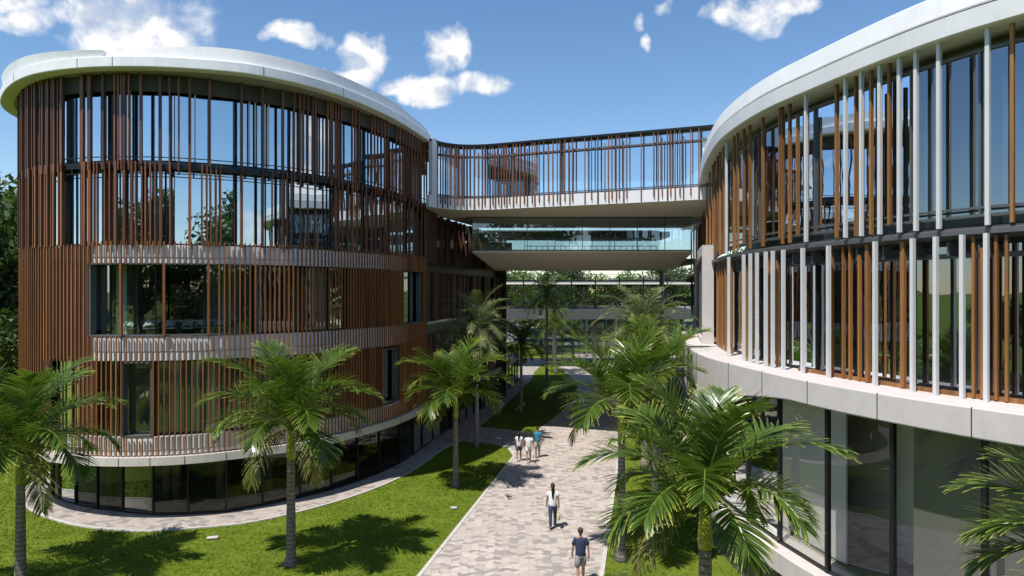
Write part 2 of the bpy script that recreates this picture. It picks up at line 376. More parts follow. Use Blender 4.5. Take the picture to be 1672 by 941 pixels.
def window_row(parent, base, cv, s0, s1, bay, z0, z1, off, gm, fm, name='window', jitter=.004, mull=.05, transom=None):
    N = max(1, round((s1 - s0) / bay)); out = []
    for i in range(N):
        a = s0 + (s1 - s0) * i / N; b = s0 + (s1 - s0) * (i + 1) / N
        pa, _, na = cv.at(a); pb, _, nb = cv.at(b); A = pa + na * off; B = pb + nb * off
        d = (B - A); ln = np.linalg.norm(d); d = d / ln; n_ = np.array([d[1], -d[0]]); rz = math.atan2(d[1], d[0]); mid = (A + B) / 2
        fr = MB()
        fr.box((A[0], A[1], (z0 + z1) / 2), (mull, .12, z1 - z0), rz)
        for zz in (z0 + .04, z1 - .04): fr.box((mid[0], mid[1], zz), (ln - mull - .004, .09, .08), rz)
        if transom: fr.box((mid[0], mid[1], transom), (ln - mull - .004, .07, .06), rz)
        f = fr.build(name, fm, parent, base)
        g = MB(); j = random.uniform(-jitter, jitter) * 1.2; h = ln / 2 - mull / 2 - .003
        q = [mid - d * h + n_ * (j - .01), mid + d * h + n_ * (-j - .01)]
        tz = random.uniform(-jitter, jitter)
        vs = [(q[0][0], q[0][1], z0 + .08), (q[1][0], q[1][1], z0 + .08), (q[1][0] + n_[0] * tz, q[1][1] + n_[1] * tz, z1 - .08), (q[0][0] + n_[0] * tz, q[0][1] + n_[1] * tz, z1 - .08)]
        g.add(vs, [(0, 1, 2, 3)]); g.build('pane', gm, f, base); out.append(f)
    return out

# ------------------------------------------------------------------ ground
gp = lambda px, y: ((px - 836) * CAMZ / (y - 475), 1150 * CAMZ / (y - 475))
mb = MB(); mb.add([(-3000, -3000, 0), (3000, -3000, 0), (3000, 3000, 0), (-3000, 3000, 0)], [(0, 1, 2, 3)])
tag(mb.build('ground', M['lawn']), kind='structure')
walk_edge = [(-23.6, 36), (-22.7, 32.8), (-21, 30.4), (-17.9, 28.2), (-15.7, 27.4), (-14.3, 27.2), (-13.2, 27.35), (-11.4, 27.85), (-10.7, 28.1), (-9.4, 29.1), (-7.1, 31.9), (-5.5, 35.2), (-4.7, 38.1), (-4.1, 41), (-3.6, 42.4), (-3.2, 43.65)]
WE = Curve(walk_edge)
up_edge = [(-2.2, 48), (-.8, 56), (.5, 64), (1.9, 72.8), (2.6, 81), (4, 90)]
poly = WE.off(0) + [(-2.7, 45.8)] + up_edge + [(24, 97), (-12, 97), (-8, 60), (-8, 45), (-10, 38), (-14, 34), (-19, 35)]
mb = MB(); mb.prism(poly, -.05, .026); tag(mb.build('walkway', M['walk']), kind='structure')
path_l = [(-7.3, 0), (-3.01, 22.95), (.14, 39.6), (-.2, 41.5), (-1.2, 42.7), (-3.2, 43.65), (-2.7, 45.8), (-2.2, 48), (-.3, 47.1), (1.36, 45.9), (2.55, 49.7), (5.74, 61), (6.6, 72), (5.6, 88)]
path_r = [(13, 95), (11.5, 80), (9.4, 58), (7.0, 45), (2.93, 22.95), (-1.4, 0)]
mb = MB(); mb.prism(path_l + path_r, -.05, .034); tag(mb.build('paved_path', M['paver']), kind='structure')
M['kerb'] = simple('kerb_stone', (.52, .48, .45), .7, 0, .1, 4)
mb = MB()
for pts in (path_l[:4], list(reversed(path_r[1:]))):
    cv = Curve(pts, smooth=False); mb.sweep(cv, [(-.07, 0), (.07, 0), (.07, .055), (-.07, .055)], step=1.0)
mb.sweep(WE, [(-.06, 0), (.06, 0), (.06, .05), (-.06, .05)], step=.5)
tag(mb.build('path_edging', M['kerb']), kind='structure')
mb = MB(); mb.prism([(-60, 39.5), (-24, 41.5), (-24, 45), (-60, 43)], -.05, .026); tag(mb.build('side_path', simple('pink_paving', (.5, .36, .31), .8, 0, .1, 2)), kind='structure')
mb = MB(); mb.prism([(9, 86), (45, 86), (45, 104), (9, 104)], -.05, .018); tag(mb.build('far_pavement', M['walk']), kind='structure')

# grass tufts
def inpoly(x, y, P):
    r = np.zeros(x.shape, bool); n = len(P)
    for i in range(n):
        x1, y1 = P[i]; x2, y2 = P[(i + 1) % n]
        if y1 == y2: continue
        c = ((y1 > y) != (y2 > y)) & (x < (x2 - x1) * (y - y1) / (y2 - y1) + x1); r ^= c
    return r
lawn1 = [(-30, 20.5), (-3.5, 20.5), (.06, 39.6), (-.3, 41.4), (-1.3, 42.5), (-3.25, 43.4)] + [(p[0], p[1]) for p in reversed(WE.off(.1))] + [(-24, 36), (-30, 41)]
lawn2 = [(-2.1, 48.1), (1.3, 46.1), (2.5, 49.8), (5.7, 61), (6.5, 72), (5.5, 88), (4.1, 88), (2.8, 81), (2.0, 72.8), (.6, 64), (-.7, 56)]
lawn3 = [(2.6, 20.5), (7.1, 45), (9.5, 58), (12, 58), (9.4, 40), (7.0, 28), (7.0, 24), (8.4, 17), (5, 17)]
def tufts(area, dens, far):
    P = area; xs = [p[0] for p in P]; ys = [p[1] for p in P]
    n = int((max(xs) - min(xs)) * (max(ys) - min(ys)) * dens)
    x = rng.uniform(min(xs), max(xs), n); y = rng.uniform(min(ys), max(ys), n); k = inpoly(x, y, P) & (np.abs(x / y) < .78); x, y = x[k], y[k]
    k = rng.random(len(x)) < np.clip((28 / y) ** 1.3, .12, 1); x, y = x[k], y[k]; B = 5; n = len(x)
    x = np.repeat(x, B) + rng.normal(0, .035, n * B); y = np.repeat(y, B) + rng.normal(0, .035, n * B)
    h = rng.uniform(.03, .08, n * B); a = rng.uniform(0, 2 * np.pi, n * B); wv = rng.uniform(.007, .014, n * B) * np.clip(y / 28, 1, 2.2); lx = rng.normal(0, .03, n * B); ly = rng.normal(0, .03, n * B)
    V_ = np.zeros((n * B, 3, 3)); V_[:, 0] = np.stack([x - np.cos(a) * wv, y - np.sin(a) * wv, 0 * x], 1); V_[:, 1] = np.stack([x + np.cos(a) * wv, y + np.sin(a) * wv, 0 * x], 1); V_[:, 2] = np.stack([x + lx, y + ly, h], 1)
    return V_.reshape(-1, 3)
V_ = np.concatenate([tufts(lawn1, 85, 0), tufts(lawn2, 60, 0), tufts(lawn3, 70, 0)])
me = bpy.data.meshes.new('grass'); nf = len(V_) // 3
me.vertices.add(len(V_)); me.vertices.foreach_set('co', V_.ravel()); me.loops.add(len(V_)); me.loops.foreach_set('vertex_index', np.arange(len(V_), dtype=np.int32))
me.polygons.add(nf); me.polygons.foreach_set('loop_start', np.arange(0, len(V_), 3, dtype=np.int32)); me.update(calc_edges=True); me.validate()
me.materials.append(M['blade']); go = bpy.data.objects.new('grass', me); C.objects.link(go)
tag(go, 'short bright green lawn grass beside the paved path', 'grass', kind='stuff')

# ------------------------------------------------------------------ left building
S = Curve([(-22.6, 41), (-23.3, 37.5), (-23.3, 35), (-22.7, 32.8), (-21.4, 30.7), (-19.6, 29.2), (-17.6, 28.35), (-15.6, 28.0), (-13.2, 28.35), (-11.2, 29.4), (-9.03, 31.1), (-7.4, 33.7), (-6.1, 36.6), (-5.2, 40.4), (-5.0, 41.6)])
G = Curve([(-21.4, 40), (-21.9, 37), (-21.9, 34.5), (-20.9, 32), (-19, 30.6), (-17.6, 29.9), (-16.3, 29.5), (-14.85, 29.1), (-13.4, 29.2), (-12, 29.5), (-10.75, 30.4), (-9.5, 31.5), (-8.4, 32.8), (-7.5, 34.3), (-6.75, 35.8), (-6.05, 37.8), (-5.6, 40), (-4.9, 43.9), (-4.16, 47.3), (-2.2, 56), (-.4, 65.6), (.8, 74)])
RF = Curve([(-24.3, 42), (-25.0, 38), (-24.4, 34), (-22.4, 31), (-19.5, 28.4), (-16.9, 27.4), (-14.3, 27.2), (-11.55, 27.7), (-10.2, 28.3), (-8.13, 30.4), (-6.2, 34.65), (-4.9, 40.2), (-4.75, 41.0)])
LB = (-14, 36, 0)
lb = empty('office_building', LB); tag(lb, 'rounded four storey office wrapped in brown timber slats under a white oval roof', 'building', 'timber and glass campus buildings')
def P_(mb, name, m, smooth=False, par=None): return mb.build(name, m, par or lb, LB, smooth)
# roof
backR = [(-5, 47), (-9, 50), (-23.5, 47)]
mb = MB(); mb.prism(RF.off(-.02) + backR, 17.965, 18.3); roof = P_(mb, 'roof', M['slab'])
mb = MB(); s165 = RF.s_px(166)
mb.sweep(RF, [(0, 17.95), (.03, 17.98), (.03, 18.34), (0, 18.36), (-.5, 18.36), (-.5, 17.96)], step=.4)
fas = P_(mb, 'roof_fascia', M['band'], False, roof)
def zA(ss, pr):
    k = min(1, max(0, (s165 - ss) / (s165))); z = 18.62 + .42 * min(1, k * 2.2); return [(a, z if b > 18.5 else b) for a, b in pr]
mb = MB(); mb.sweep(RF, [(-.10, 18.363), (-.03, 18.7), (-.25, 18.7), (-.9, 18.363)], 0, s165, .4, zA); P_(mb, 'roof_parapet', M['white'], False, roof)
def zB(ss, pr):
    k = (ss - s165) / (RF.L - s165); z = 18.45 + .47 * min(1, k * 5) ** .6 - .25 * max(0, (k - .75) * 4); return [(a, z if b > 18.5 else b) for a, b in pr]
mb = MB(); mb.sweep(RF, [(-.12, 18.363), (-.17, 18.78), (-.28, 18.8), (-1.2, 18.8), (-1.3, 18.363)], s165 + .03, None, .4, zB); P_(mb, 'roof_parapet', M['white'], False, roof)
# joints in the fascia
mb = MB()
for px in (24, 127, 184, 430, 560, 660): 
    p, t_, n_ = RF.at(RF.s_px(px)); mb.box((p[0] + n_[0] * .02, p[1] + n_[1] * .02, 18.16), (.02, .04, .34), math.atan2(t_[1], t_[0]))
P_(mb, 'fascia_joint', M['grey'], False, roof)
# floor slabs
backS = [(-6, 50), (-22, 48)]
for z0, z1, nm in ((14.28, 14.5, 'dark'), (10.5, 11.0, 'slab'), (6.6, 7.3, 'slab'), (2.42, 2.72, 'beige')):
    mb = MB(); mb.prism(S.off(-.30) + backS, z0, z1); P_(mb, 'floor_slab', M[nm])
mb = MB(); mb.sweep(S, [(-.28, 17.3), (-.16, 17.3), (-.16, 17.94), (-.28, 17.94)], step=.5); mb.prism(S.off(-.5) + backS, 17.5, 17.94); P_(mb, 'ceiling_edge', M['walld'])
mb = MB(); mb.sweep(S, [(-.29, 14.2), (-.02, 14.2), (-.02, 14.36), (-.29, 14.5)], step=.5)
for zz in (14.62, 13.98): mb.sweep(S, [(-.05, zz), (-.01, zz), (-.01, zz + .035), (-.05, zz + .035)], step=.5)
ss = .2
while ss < S.L:
    slat(mb, S, ss, 14.0, 14.2, .05, .26, -.28); ss += 1.0
P_(mb, 'service_rail', M['dark'])
s150 = S.s_px(150)
for z0, zm, z1 in ((10.4, 10.62, 11.14), (6.5, 6.85, 7.46), (2.72, 2.9, 3.45)):
    mb = MB(); s0 = s150 if z0 > 5 else S.s_px(108)
    mb.sweep(S, [(-.30, z0), (-.07, z0), (-.07, zm), (-.30, zm)], s0, None, .5)
    mb.sweep(S, [(-.30, zm + .02), (-.05, zm + .02), (-.05, z1), (-.30, z1)], s0, None, .5)
    P_(mb, 'white_band', M['band'])
mb = MB(); mb.sweep(S, [(-1.0, 2.35), (.16, 2.35), (.16, 2.68), (-1.0, 2.68)], step=.4); P_(mb, 'soffit_band', M['ledge'])
mb = MB(); mb.prism(S.off(-.9) + backS, 2.36, 2.41); P_(mb, 'soffit', M['beige'])
mb = MB()
for px in (150, 197, 247, 302, 368, 430, 500, 583, 650):
    slat(mb, S, S.s_px(px), 2.34, 2.685, .015, .03, .145)
P_(mb, 'band_joint', M['grey'])
# slats
top = [31,35,39,44,49,54,60,67,72,77,81,86,91,96,103,133,137,145,149,170,188,194,199,204,211,231,262,277,292,310,342,394,428,461,480,489,495,502,510,514,534,539,542,547,551,556,574,579,585,606,611,616,622,627,632,646,652,657,662,667,672,677,682,687,692,696]
mid = [31,35,40,45,50,56,61,66,70,75,80,85,90,97,103,135,140,146,149,155,160,172,180,190,204,216,222,232,238,246,254,263,278,310,330,338,344,353,360,394,428,444,461,468,475,490,502,514,547,552,558,567,575,582,590,597,606,612,620,627,634,640,646,653,660,667,674,681,688,694]
sleft = S.s_px(31)
for lst, z0, z1, kk in ((top, 14.1, 17.93, 0), (mid, 11.1, 14.45, 1)):
    mb = MB()
    for i, px in enumerate(lst):
        thick = (px in (170, 103, 231, 262, 310, 342, 394, 190, 204, 216, 263, 428, 461)) or (px < 160 and i % 2 == 0)
        mb.mi = 1 if thick and kk == 0 else 0
        ssx = S.s_px(px) if px > 31 else sleft; slat(mb, S, ssx, z0 + (0 if (i * 7) % 5 else .25) * (1 - kk), z1, .10 if thick else .052, .12 if thick else .085, -.02)
    for k in range(14): slat(mb, S, sleft - .28 * k - .2, z0, z1, .09, .12, -.02)
    P_(mb, 'slat_screen', [M['wood'], M['wood3']])
for px in (197, 205, 318, 410, 420, 436, 442, 500, 517): mb = MB(); slat(mb, S, S.s_px(px), 14.6, 17.4, .05, .06, -.35); P_(mb, 'pale_rod', M['fin'])
# regular slats, with the openings of the photograph
def openings(px, row):
    if row == 2: return 145 < px < 355 or 659 < px < 690
    if row == 1: return 199 < px < 246 or 625 < px < 650
    return False
sp = .203; ss = sleft - 4.2; rows = {0: MB(), 1: MB(), 2: MB(), 3: MB(), 4: MB()}
lightm = MB(); idx = 0
while ss < S.L - .25:
    p, _, _ = S.at(ss); px = 836 + 1150 * p[0] / p[1] if ss > sleft else 20; idx += 1
    dz = .06
    slat(rows[3], S, ss, 10.38, 11.28 if px > 140 else 11.16, .045, .06, 0)
    if not openings(px, 2): slat(rows[2], S, ss, 7.5, 10.376, .045, .06, 0)
    elif min(abs(px - q) for q in (197, 270, 344)) < 4: slat(rows[2], S, ss, 7.5, 10.376, .085, .12, 0)
    slat(rows[4], S, ss, 6.44, 7.496, .045, .06, 0)
    if not openings(px, 1) and not (72 < px < 118): slat(rows[1], S, ss, 3.45, 6.436, .045, .06, 0)
    if px > 118 or px < 72: slat(rows[0], S, ss, 2.72, 3.446, .045, .06, 0)
    ss += sp
for k in (3, 2, 4, 1, 0): P_(rows[k], 'slat_screen', M['wood2'])
# window reveals
for (a, b, z0, z1) in ((145, 420, 7.5, 10.38), (660, 689, 7.5, 10.4), (199.5, 246, 3.5, 6.43), (626, 650, 3.6, 6.3)):
    mb = MB(); sa, sb = S.s_px(a), S.s_px(b)
    for q in (sa, sb): slat(mb, S, q, z0 - .029, z1 + .029, .07, .30, -.345)
    for zz in (z0, z1): mb.sweep(S, [(-.34, zz - .028), (-.02, zz - .028), (-.02, zz + .028), (-.34, zz + .028)], sa - .03, sb + .03, .4)
    P_(mb, 'window_surround', M['grey'])
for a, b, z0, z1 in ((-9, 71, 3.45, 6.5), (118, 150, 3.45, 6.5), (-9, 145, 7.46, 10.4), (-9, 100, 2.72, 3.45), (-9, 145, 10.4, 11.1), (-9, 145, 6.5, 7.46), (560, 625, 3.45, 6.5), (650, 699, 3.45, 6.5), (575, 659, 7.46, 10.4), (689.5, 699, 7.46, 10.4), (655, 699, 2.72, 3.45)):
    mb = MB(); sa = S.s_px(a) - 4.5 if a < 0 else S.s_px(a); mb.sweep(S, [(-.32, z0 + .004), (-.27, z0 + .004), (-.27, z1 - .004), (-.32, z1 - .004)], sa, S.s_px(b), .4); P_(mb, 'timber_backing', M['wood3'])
# windows
s_l = S.s_px(31) - 5
for z0, z1, gm, bay in ((14.5, 17.5, 'glass_top', 2.3), (11.14, 14.25, 'glass_top', 2.3), (7.46, 10.4, 'glass_mid', 1.9), (3.45, 6.5, 'glass_mid', 1.9)):
    window_row(lb, LB, S, s_l, S.L - .2, bay, z0, z1, -.42, M[gm], M['dark'], mull=.035)
gs = [G.s_px(p) for p in (78, 86, 97, 124, 159, 200, 250, 307, 369, 429, 490, 541, 583, 619, 652, 674, 689, 707, 721, 735)]
gs = [gs[0] - 3.2, gs[0] - 1.6] + gs
for a, b in zip(gs[:-1], gs[1:]):
    window_row(lb, LB, G, a, b, 99, .04, 2.36, 0, M['glass_low'], M['dark'], name='glass_panel', mull=.07)
window_row(lb, LB, G, gs[-1], G.L, 1.9, .04, 2.36, 0, M['glass_low'], M['dark'], name='glass_panel', mull=.07)
# interiors
inner = S.off(-4.5, 3, S.L - 1.5); inner = [p for p in inner]
def zwall(m, z0, z1, pts):
    mb = MB()
    for a, b in zip(pts[:-1], pts[1:]):
        c = ((a[0] + b[0]) / 2, (a[1] + b[1]) / 2, (z0 + z1) / 2); mb.box(c, (math.dist(a, b), .15, z1 - z0), math.atan2(b[1] - a[1], b[0] - a[0]))
    return mb
core = [(-22.3, 36.6), (-18.3, 35.0), (-14, 33.5), (-10.6, 36.2), (-8.2, 41.5), (-5.7, 43.5)]
P_(zwall('x', 14.5, 17.5, core), 'core_wall', M['wall'])
P_(zwall('x', 11.0, 14.28, core), 'core_wall', M['wall'])
P_(zwall('x', 7.3, 10.5, core), 'core_wall', M['wallw'])
P_(zwall('x', 2.72, 6.6, core), 'core_wall', M['wall'])
P_(zwall('x', 0, 2.36, [(-21.2, 36.4), (-18, 35.2), (-14, 34), (-10.6, 37.2), (-8.9, 42), (-5.5, 60), (-3, 72)]), 'core_wall', M['walld'])
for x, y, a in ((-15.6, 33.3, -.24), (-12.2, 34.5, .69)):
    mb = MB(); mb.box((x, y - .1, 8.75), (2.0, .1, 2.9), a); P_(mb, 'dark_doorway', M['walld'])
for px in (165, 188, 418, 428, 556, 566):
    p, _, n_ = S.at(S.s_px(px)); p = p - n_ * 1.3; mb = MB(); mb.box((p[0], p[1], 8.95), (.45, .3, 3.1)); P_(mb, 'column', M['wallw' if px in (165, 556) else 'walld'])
for px in (280, 318, 352, 540, 600):
    p, _, n_ = S.at(S.s_px(px)); p = p - n_ * 1.0; mb = MB(); mb.box((p[0], p[1], 4.66), (.28, .28, 3.85)); P_(mb, 'column', M['wallw'])
for px in (130, 232, 262, 350, 460, 520, 600, 636, 668, 700):
    p, _, n_ = G.at(G.s_px(px)); p = p - n_ * 1.4; mb = MB(); mb.loft([(p[0], p[1], 0, .16, .16), (p[0], p[1], 2.36, .16, .16)], 14); P_(mb, 'column', M['wood3' if px == 600 else 'slab'], True)
for px in (60, 155, 230, 330, 440, 520, 600, 650):
    for z0, z1 in ((14.5, 17.5), (11.0, 14.28)):
        p, _, n_ = S.at(S.s_px(px)); p = p - n_ * 1.6; mb = MB(); mb.loft([(p[0], p[1], z0, .2, .2), (p[0], p[1], z1, .2, .2)], 14); P_(mb, 'column', M['wallw'], True)
# inner balcony seen through the top floor glass
mb = MB(); mb.sweep(S, [(-2.3, 15.35), (-2.2, 15.35), (-2.2, 15.75), (-2.3, 15.75)], 3, S.L - 3, .6); P_(mb, 'inner_balustrade', M['wallw'])
mb = MB(); mb.prism([(-21.5, 40)] + G.off(-.3, G.s_px(80), G.s_px(735)) + [(-6, 60), (-14, 62)], .005, .03); P_(mb, 'ground_floor', M['carpet'])

# wing running back beside the lawn
W = Curve([(-5.15, 41.7), (-4.5, 46.5), (-2.7, 54.2), (-1.05, 61.5)])
WB = (-6, 55, 0)
wb = empty('office_wing', WB); tag(wb, 'dark shaded glass wing with tall brown mullions running back behind the left palms', 'building', 'timber and glass campus buildings')
def Q_(mb, name, m, smooth=False): return mb.build(name, m, wb, WB, smooth)
wp = W.off(-.25) + [(-14, 62), (-14, 50), (-8, 44)]
for z0, z1, m in ((13.7, 14.15, 'dark'), (10.5, 11.0, 'dark'), (6.6, 7.3, 'dark'), (2.42, 2.75, 'dark')):
    mb = MB(); mb.prism(wp, z0, z1); Q_(mb, 'floor_slab', M[m])
mb = MB(); mb.sweep(W, [(-.1, 7.3), (.12, 7.3), (.12, 7.42), (-.1, 7.42)], 0, W.L * .55); Q_(mb, 'white_sill', M['band'])
WE2 = Curve([(-5.15, 41.7), (-4.4, 46.5), (-2.5, 54.5), (-.7, 63), (.7, 74)])
mb = MB(); mb.sweep(WE2, [(-1.5, 2.3), (.1, 2.3), (.1, 2.72), (-1.5, 2.72)]); Q_(mb, 'soffit_band', M['grey'])
for z0, z1 in ((11.0, 13.7), (7.3, 10.5), (2.75, 6.6)): window_row(wb, WB, W, .2, W.L - .1, 1.55, z0, z1, -.2, M['glass_mid'], M['dark'])
for k, (z0, z1) in enumerate(((2.75, 6.58), (7.45, 10.48), (11.0, 14.1))):
    mb = MB(); s_ = .1; r_ = random.Random(k)
    while s_ < W.L:
        slat(mb, W, s_, z0, z1, .09, .18, 0); s_ += r_.choice([.3, .3, .35, .9, 1.4])
    Q_(mb, 'slat_screen', M['wood3'])
mb = MB(); mb.box((-1.3, 62.2, 7.1), (1.6, 1.0, 14.1)); mb.box((-7.2, 62.3, 7.1), (10, .3, 14.0)); Q_(mb, 'end_wall', M['walld'])
for i in range(5):
    p, _, n_ = W.at(2 + 4 * i); p = p - n_ * 1.5; mb = MB(); mb.loft([(p[0], p[1], 2.75, .2, .2), (p[0], p[1], 13.7, .2, .2)], 12); Q_(mb, 'column', M['slab'], True)
Q_(zwall('', 2.75, 13.7, [(-11, 46), (-8, 61.9)]), 'core_wall', M['wall'])

# ------------------------------------------------------------------ upper bridge
B = Curve([(-4.78, 40.75), (-4.3, 41.6), (-3.3, 42.4), (-2.0, 42.5), (1.5, 41.15), (6, 39.35), (11.4, 37.1), (13, 36.4)])
BB = (4, 45, 11)
bb = empty('bridge_building', BB); tag(bb, 'bridge storey with brown slats and blue glass spanning between the two buildings', 'building', 'timber and glass campus buildings')
def K_(mb, name, m, smooth=False): return mb.build(name, m, bb, BB, smooth)
bpoly = lambda o: B.off(o) + [(13.5, 55), (-2.4, 55), (-5.6, 44)]
mb = MB(); mb.prism(bpoly(-.2), 14.2, 14.34); K_(mb, 'soffit', M['beige'])
mb = MB(); mb.prism(bpoly(-.25), 17.98, 18.12); mb.sweep(B, [(-.3, 17.95), (.06, 18.0), (.06, 18.12), (-.3, 18.16)]); K_(mb, 'roof', M['dark'])
mb = MB(); mb.sweep(B, [(-.24, 14.18), (-.02, 14.18), (-.02, 14.86), (-.24, 14.86)], step=.4); K_(mb, 'white_band', M['white'])
mb = MB(); mb.sweep(B, [(-.25, 17.35), (-.17, 17.35), (-.17, 17.45), (-.25, 17.45)]); mb.sweep(B, [(-.1, 14.98), (-.05, 14.98), (-.05, 15.03), (-.1, 15.03)]); K_(mb, 'frame_rail', M['grey'])
bx = [105,125,137,150,163,178,200,215,232,245,262,280,303,325,345,360,387,402,415,432,447,462,475,490,510,526,545,567,583,608,622,645,670,695,718,740,755,780,805,820,885,920,953,990,1010,1027,1050,1065,1088,1105,1180,1247,1270,1290,1318,1335,1358,1383,1402,1440,1483,1560,1600]
mb = MB()
for i, q in enumerate(bx): slat(mb, B, B.s_px(680 + q / 3.215), 14.22 + (.22 if i % 4 in (1, 3) else 0), 17.97 - (.35 if i % 5 == 3 else 0), .045 if i % 3 else .06, .07, .0)
K_(mb, 'slat_screen', M['wood'])
mb = MB(); slat(mb, B, B.s_px(708), 14.16, 18.2, .5, .25, -.18); K_(mb, 'end_panel', M['white'])
mb = MB(); slat(mb, B, B.s_px(1148), 14.9, 17.6, .22, .16, -.5); K_(mb, 'white_post', M['white'])
window_row(bb, BB, B, B.s_px(715), B.L, 1.6, 14.86, 17.97, -.35, M['glass_top'], M['grey'])
BK = Curve([(-2.4, 55), (13.5, 55)], smooth=False)
window_row(bb, BB, BK, 0, BK.L, 2.3, 14.36, 17.97, -.1, M['glass_clear'], M['grey'])
mb = MB(); mb.box((-2.9, 45.6, 16.1), (.2, 5.2, 3.6), -.1); K_(mb, 'inner_partition', M['wood3'])
mb = MB()
for x, y in ((1, 46), (6, 45.5), (10.5, 45)): mb.loft([(x, y, 14.34, .18, .18), (x, y, 17.98, .18, .18)], 12)
K_(mb, 'column', M['wallw'], True)
# glazed room hung below the bridge
LX0, LX1, LY = -2.62, 11.95, 46.6
mb = MB()
vs = [(LX0, LY, 11.82), (LX1, LY, 11.82), (12.15, 52.5, 10.92), (-1.35, 52.5, 10.92), (LX0, LY, 11.93), (LX1, LY, 11.93), (LX1 + .3, 57, 11.93), (LX0, 57, 11.93), (12.15, 57, 10.92), (-1.35, 57, 10.92)]
mb.add(vs, [(0, 3, 2, 1), (3, 9, 8, 2), (0, 1, 5, 4), (4, 5, 6, 7), (0, 4, 7, 9, 3), (1, 2, 8, 6, 5), (7, 6, 8, 9)]); K_(mb, 'tapered_soffit', M['beige'])
mb = MB(); mb.prism([(-2.9, 57.02), (15, 57.02), (16, 73), (-2.5, 73)], 11.5, 11.9); K_(mb, 'rear_shade_slab', M['slab'])  # unseen slab added behind the hung room to shade the far passage
for x in (15.2,): mb = MB(); mb.loft([(x, 71.5, 0, .25, .25), (x, 71.5, 11.5, .25, .25)], 14); K_(mb, 'column', M['slab'], True)  # support under the added shade slab
FR = Curve([(LX0, LY), (LX1, LY)], smooth=False)
window_row(bb, BB, FR, 0, FR.L, 1.82, 11.94, 14.19, -.06, M['glass_clear'], M['grey'], mull=.03)
BR = Curve([(LX0, 57), (LX1, 57)], smooth=False)
window_row(bb, BB, BR, 0, BR.L, 1.82, 11.94, 14.19, 0, M['glass_clear'], M['grey'], mull=.03)
mb = MB(); mb.box((4.65, 54.4, 13.52), (14.3, 3.6, .42)); K_(mb, 'mezzanine', M['slab'])
mb = MB(); mb.box((LX0 + .05, 50, 13.06), (.1, 6.6, 2.2)); mb.box((-1.2, 55.5, 12.5), (2.4, 2.6, .98)); K_(mb, 'side_wall', M['wallw'])
def railing(name, par, base, x0, x1, y, z, h, n=14):
    mb = MB(); mb.box(((x0 + x1) / 2, y, z + h), (x1 - x0, .05, .05)); mb.box(((x0 + x1) / 2, y, z + .06), (x1 - x0, .04, .04))
    for i in range(n + 1): mb.box((x0 + (x1 - x0) * i / n, y, z + h / 2), (.035, .035, h))
    return mb.build(name, M['grey'], par, base)
railing('railing', bb, BB, 1.0, 11.6, 56.6, 11.94, .95, 22); railing('railing', bb, BB, 3.5, 11.6, 56.4, 13.25, .8, 40)

# ------------------------------------------------------------------ right building
F = Curve([(16.2, 66), (14.9, 57), (13.35, 50), (11.4, 41.5), (9.9, 35.5), (8.75, 30), (8.2, 26), (8.3, 22.3), (8.8, 20), (9.55, 17.3), (10.15, 15.8), (10.95, 14.5), (12.8, 12.0), (16.5, 8.8), (22, 6.5)])
Lc = Curve([(15.9, 68), (14.2, 58), (12.6, 51), (9.9, 41), (8.5, 34.5), (7.45, 29.5), (7.08, 26), (7.28, 22.6), (7.8, 19), (8.6, 16.4), (9.9, 13.7), (12.1, 10.8), (16, 7.6), (22, 5.2)])
RB = (14, 26, 0)
rb = empty('office_building', RB); tag(rb, 'sweeping building with white fins and orange timber slats above a pale curved ledge', 'building', 'timber and glass campus buildings')
def T_(mb, name, m, smooth=False, par=None): return mb.build(name, m, par or rb, RB, smooth)
backF = [(30, 6), (32, 66)]
mb = MB(); mb.prism(F.off(.33) + backF, 15.02, 15.3); roof = T_(mb, 'roof', M['white'])
mb = MB(); mb.sweep(F, [(.36, 14.98), (.40, 15.0), (.42, 15.42), (.36, 15.44), (0, 15.44), (0, 14.98)], step=.35); T_(mb, 'roof_fascia', M['white'], False, roof)
mb = MB(); mb.sweep(F, [(.385, 15.465), (.40, 15.49), (.32, 16.0), (.22, 16.06), (-.8, 16.06), (-.8, 15.465)], step=.35); T_(mb, 'roof_parapet', M['white'], False, roof)
mb = MB(); mb.sweep(F, [(.2, 15.438), (.36, 15.438), (.36, 15.468), (.2, 15.468)], step=.5); T_(mb, 'shadow_gap', M['dark'], False, roof)
for z0, z1, m in ((14.72, 15.0, 'grey'), (10.5, 10.8, 'slab'), (6.35, 6.75, 'slab'), (1.5, 1.85, 'slab')):
    mb = MB(); mb.prism((F if z0 > 6 else Lc).off(-.75) + backF, z0, z1); T_(mb, 'floor_slab', M[m])
mb = MB(); mb.sweep(F, [(-.74, 10.42), (.10, 10.55), (.10, 10.66), (-.74, 10.82)], step=.4)
for zz in (10.95, 11.12): mb.sweep(F, [(-.12, zz), (-.07, zz), (-.07, zz + .05), (-.12, zz + .05)], step=.5)
mb.sweep(F, [(-.5, 10.05), (-.42, 10.05), (-.42, 10.17), (-.5, 10.17)], step=.5)
s_ = .5
while s_ < F.L: slat(mb, F, s_, 10.1, 10.42, .05, .5, -.55); s_ += .9
T_(mb, 'service_rail', M['grey'])
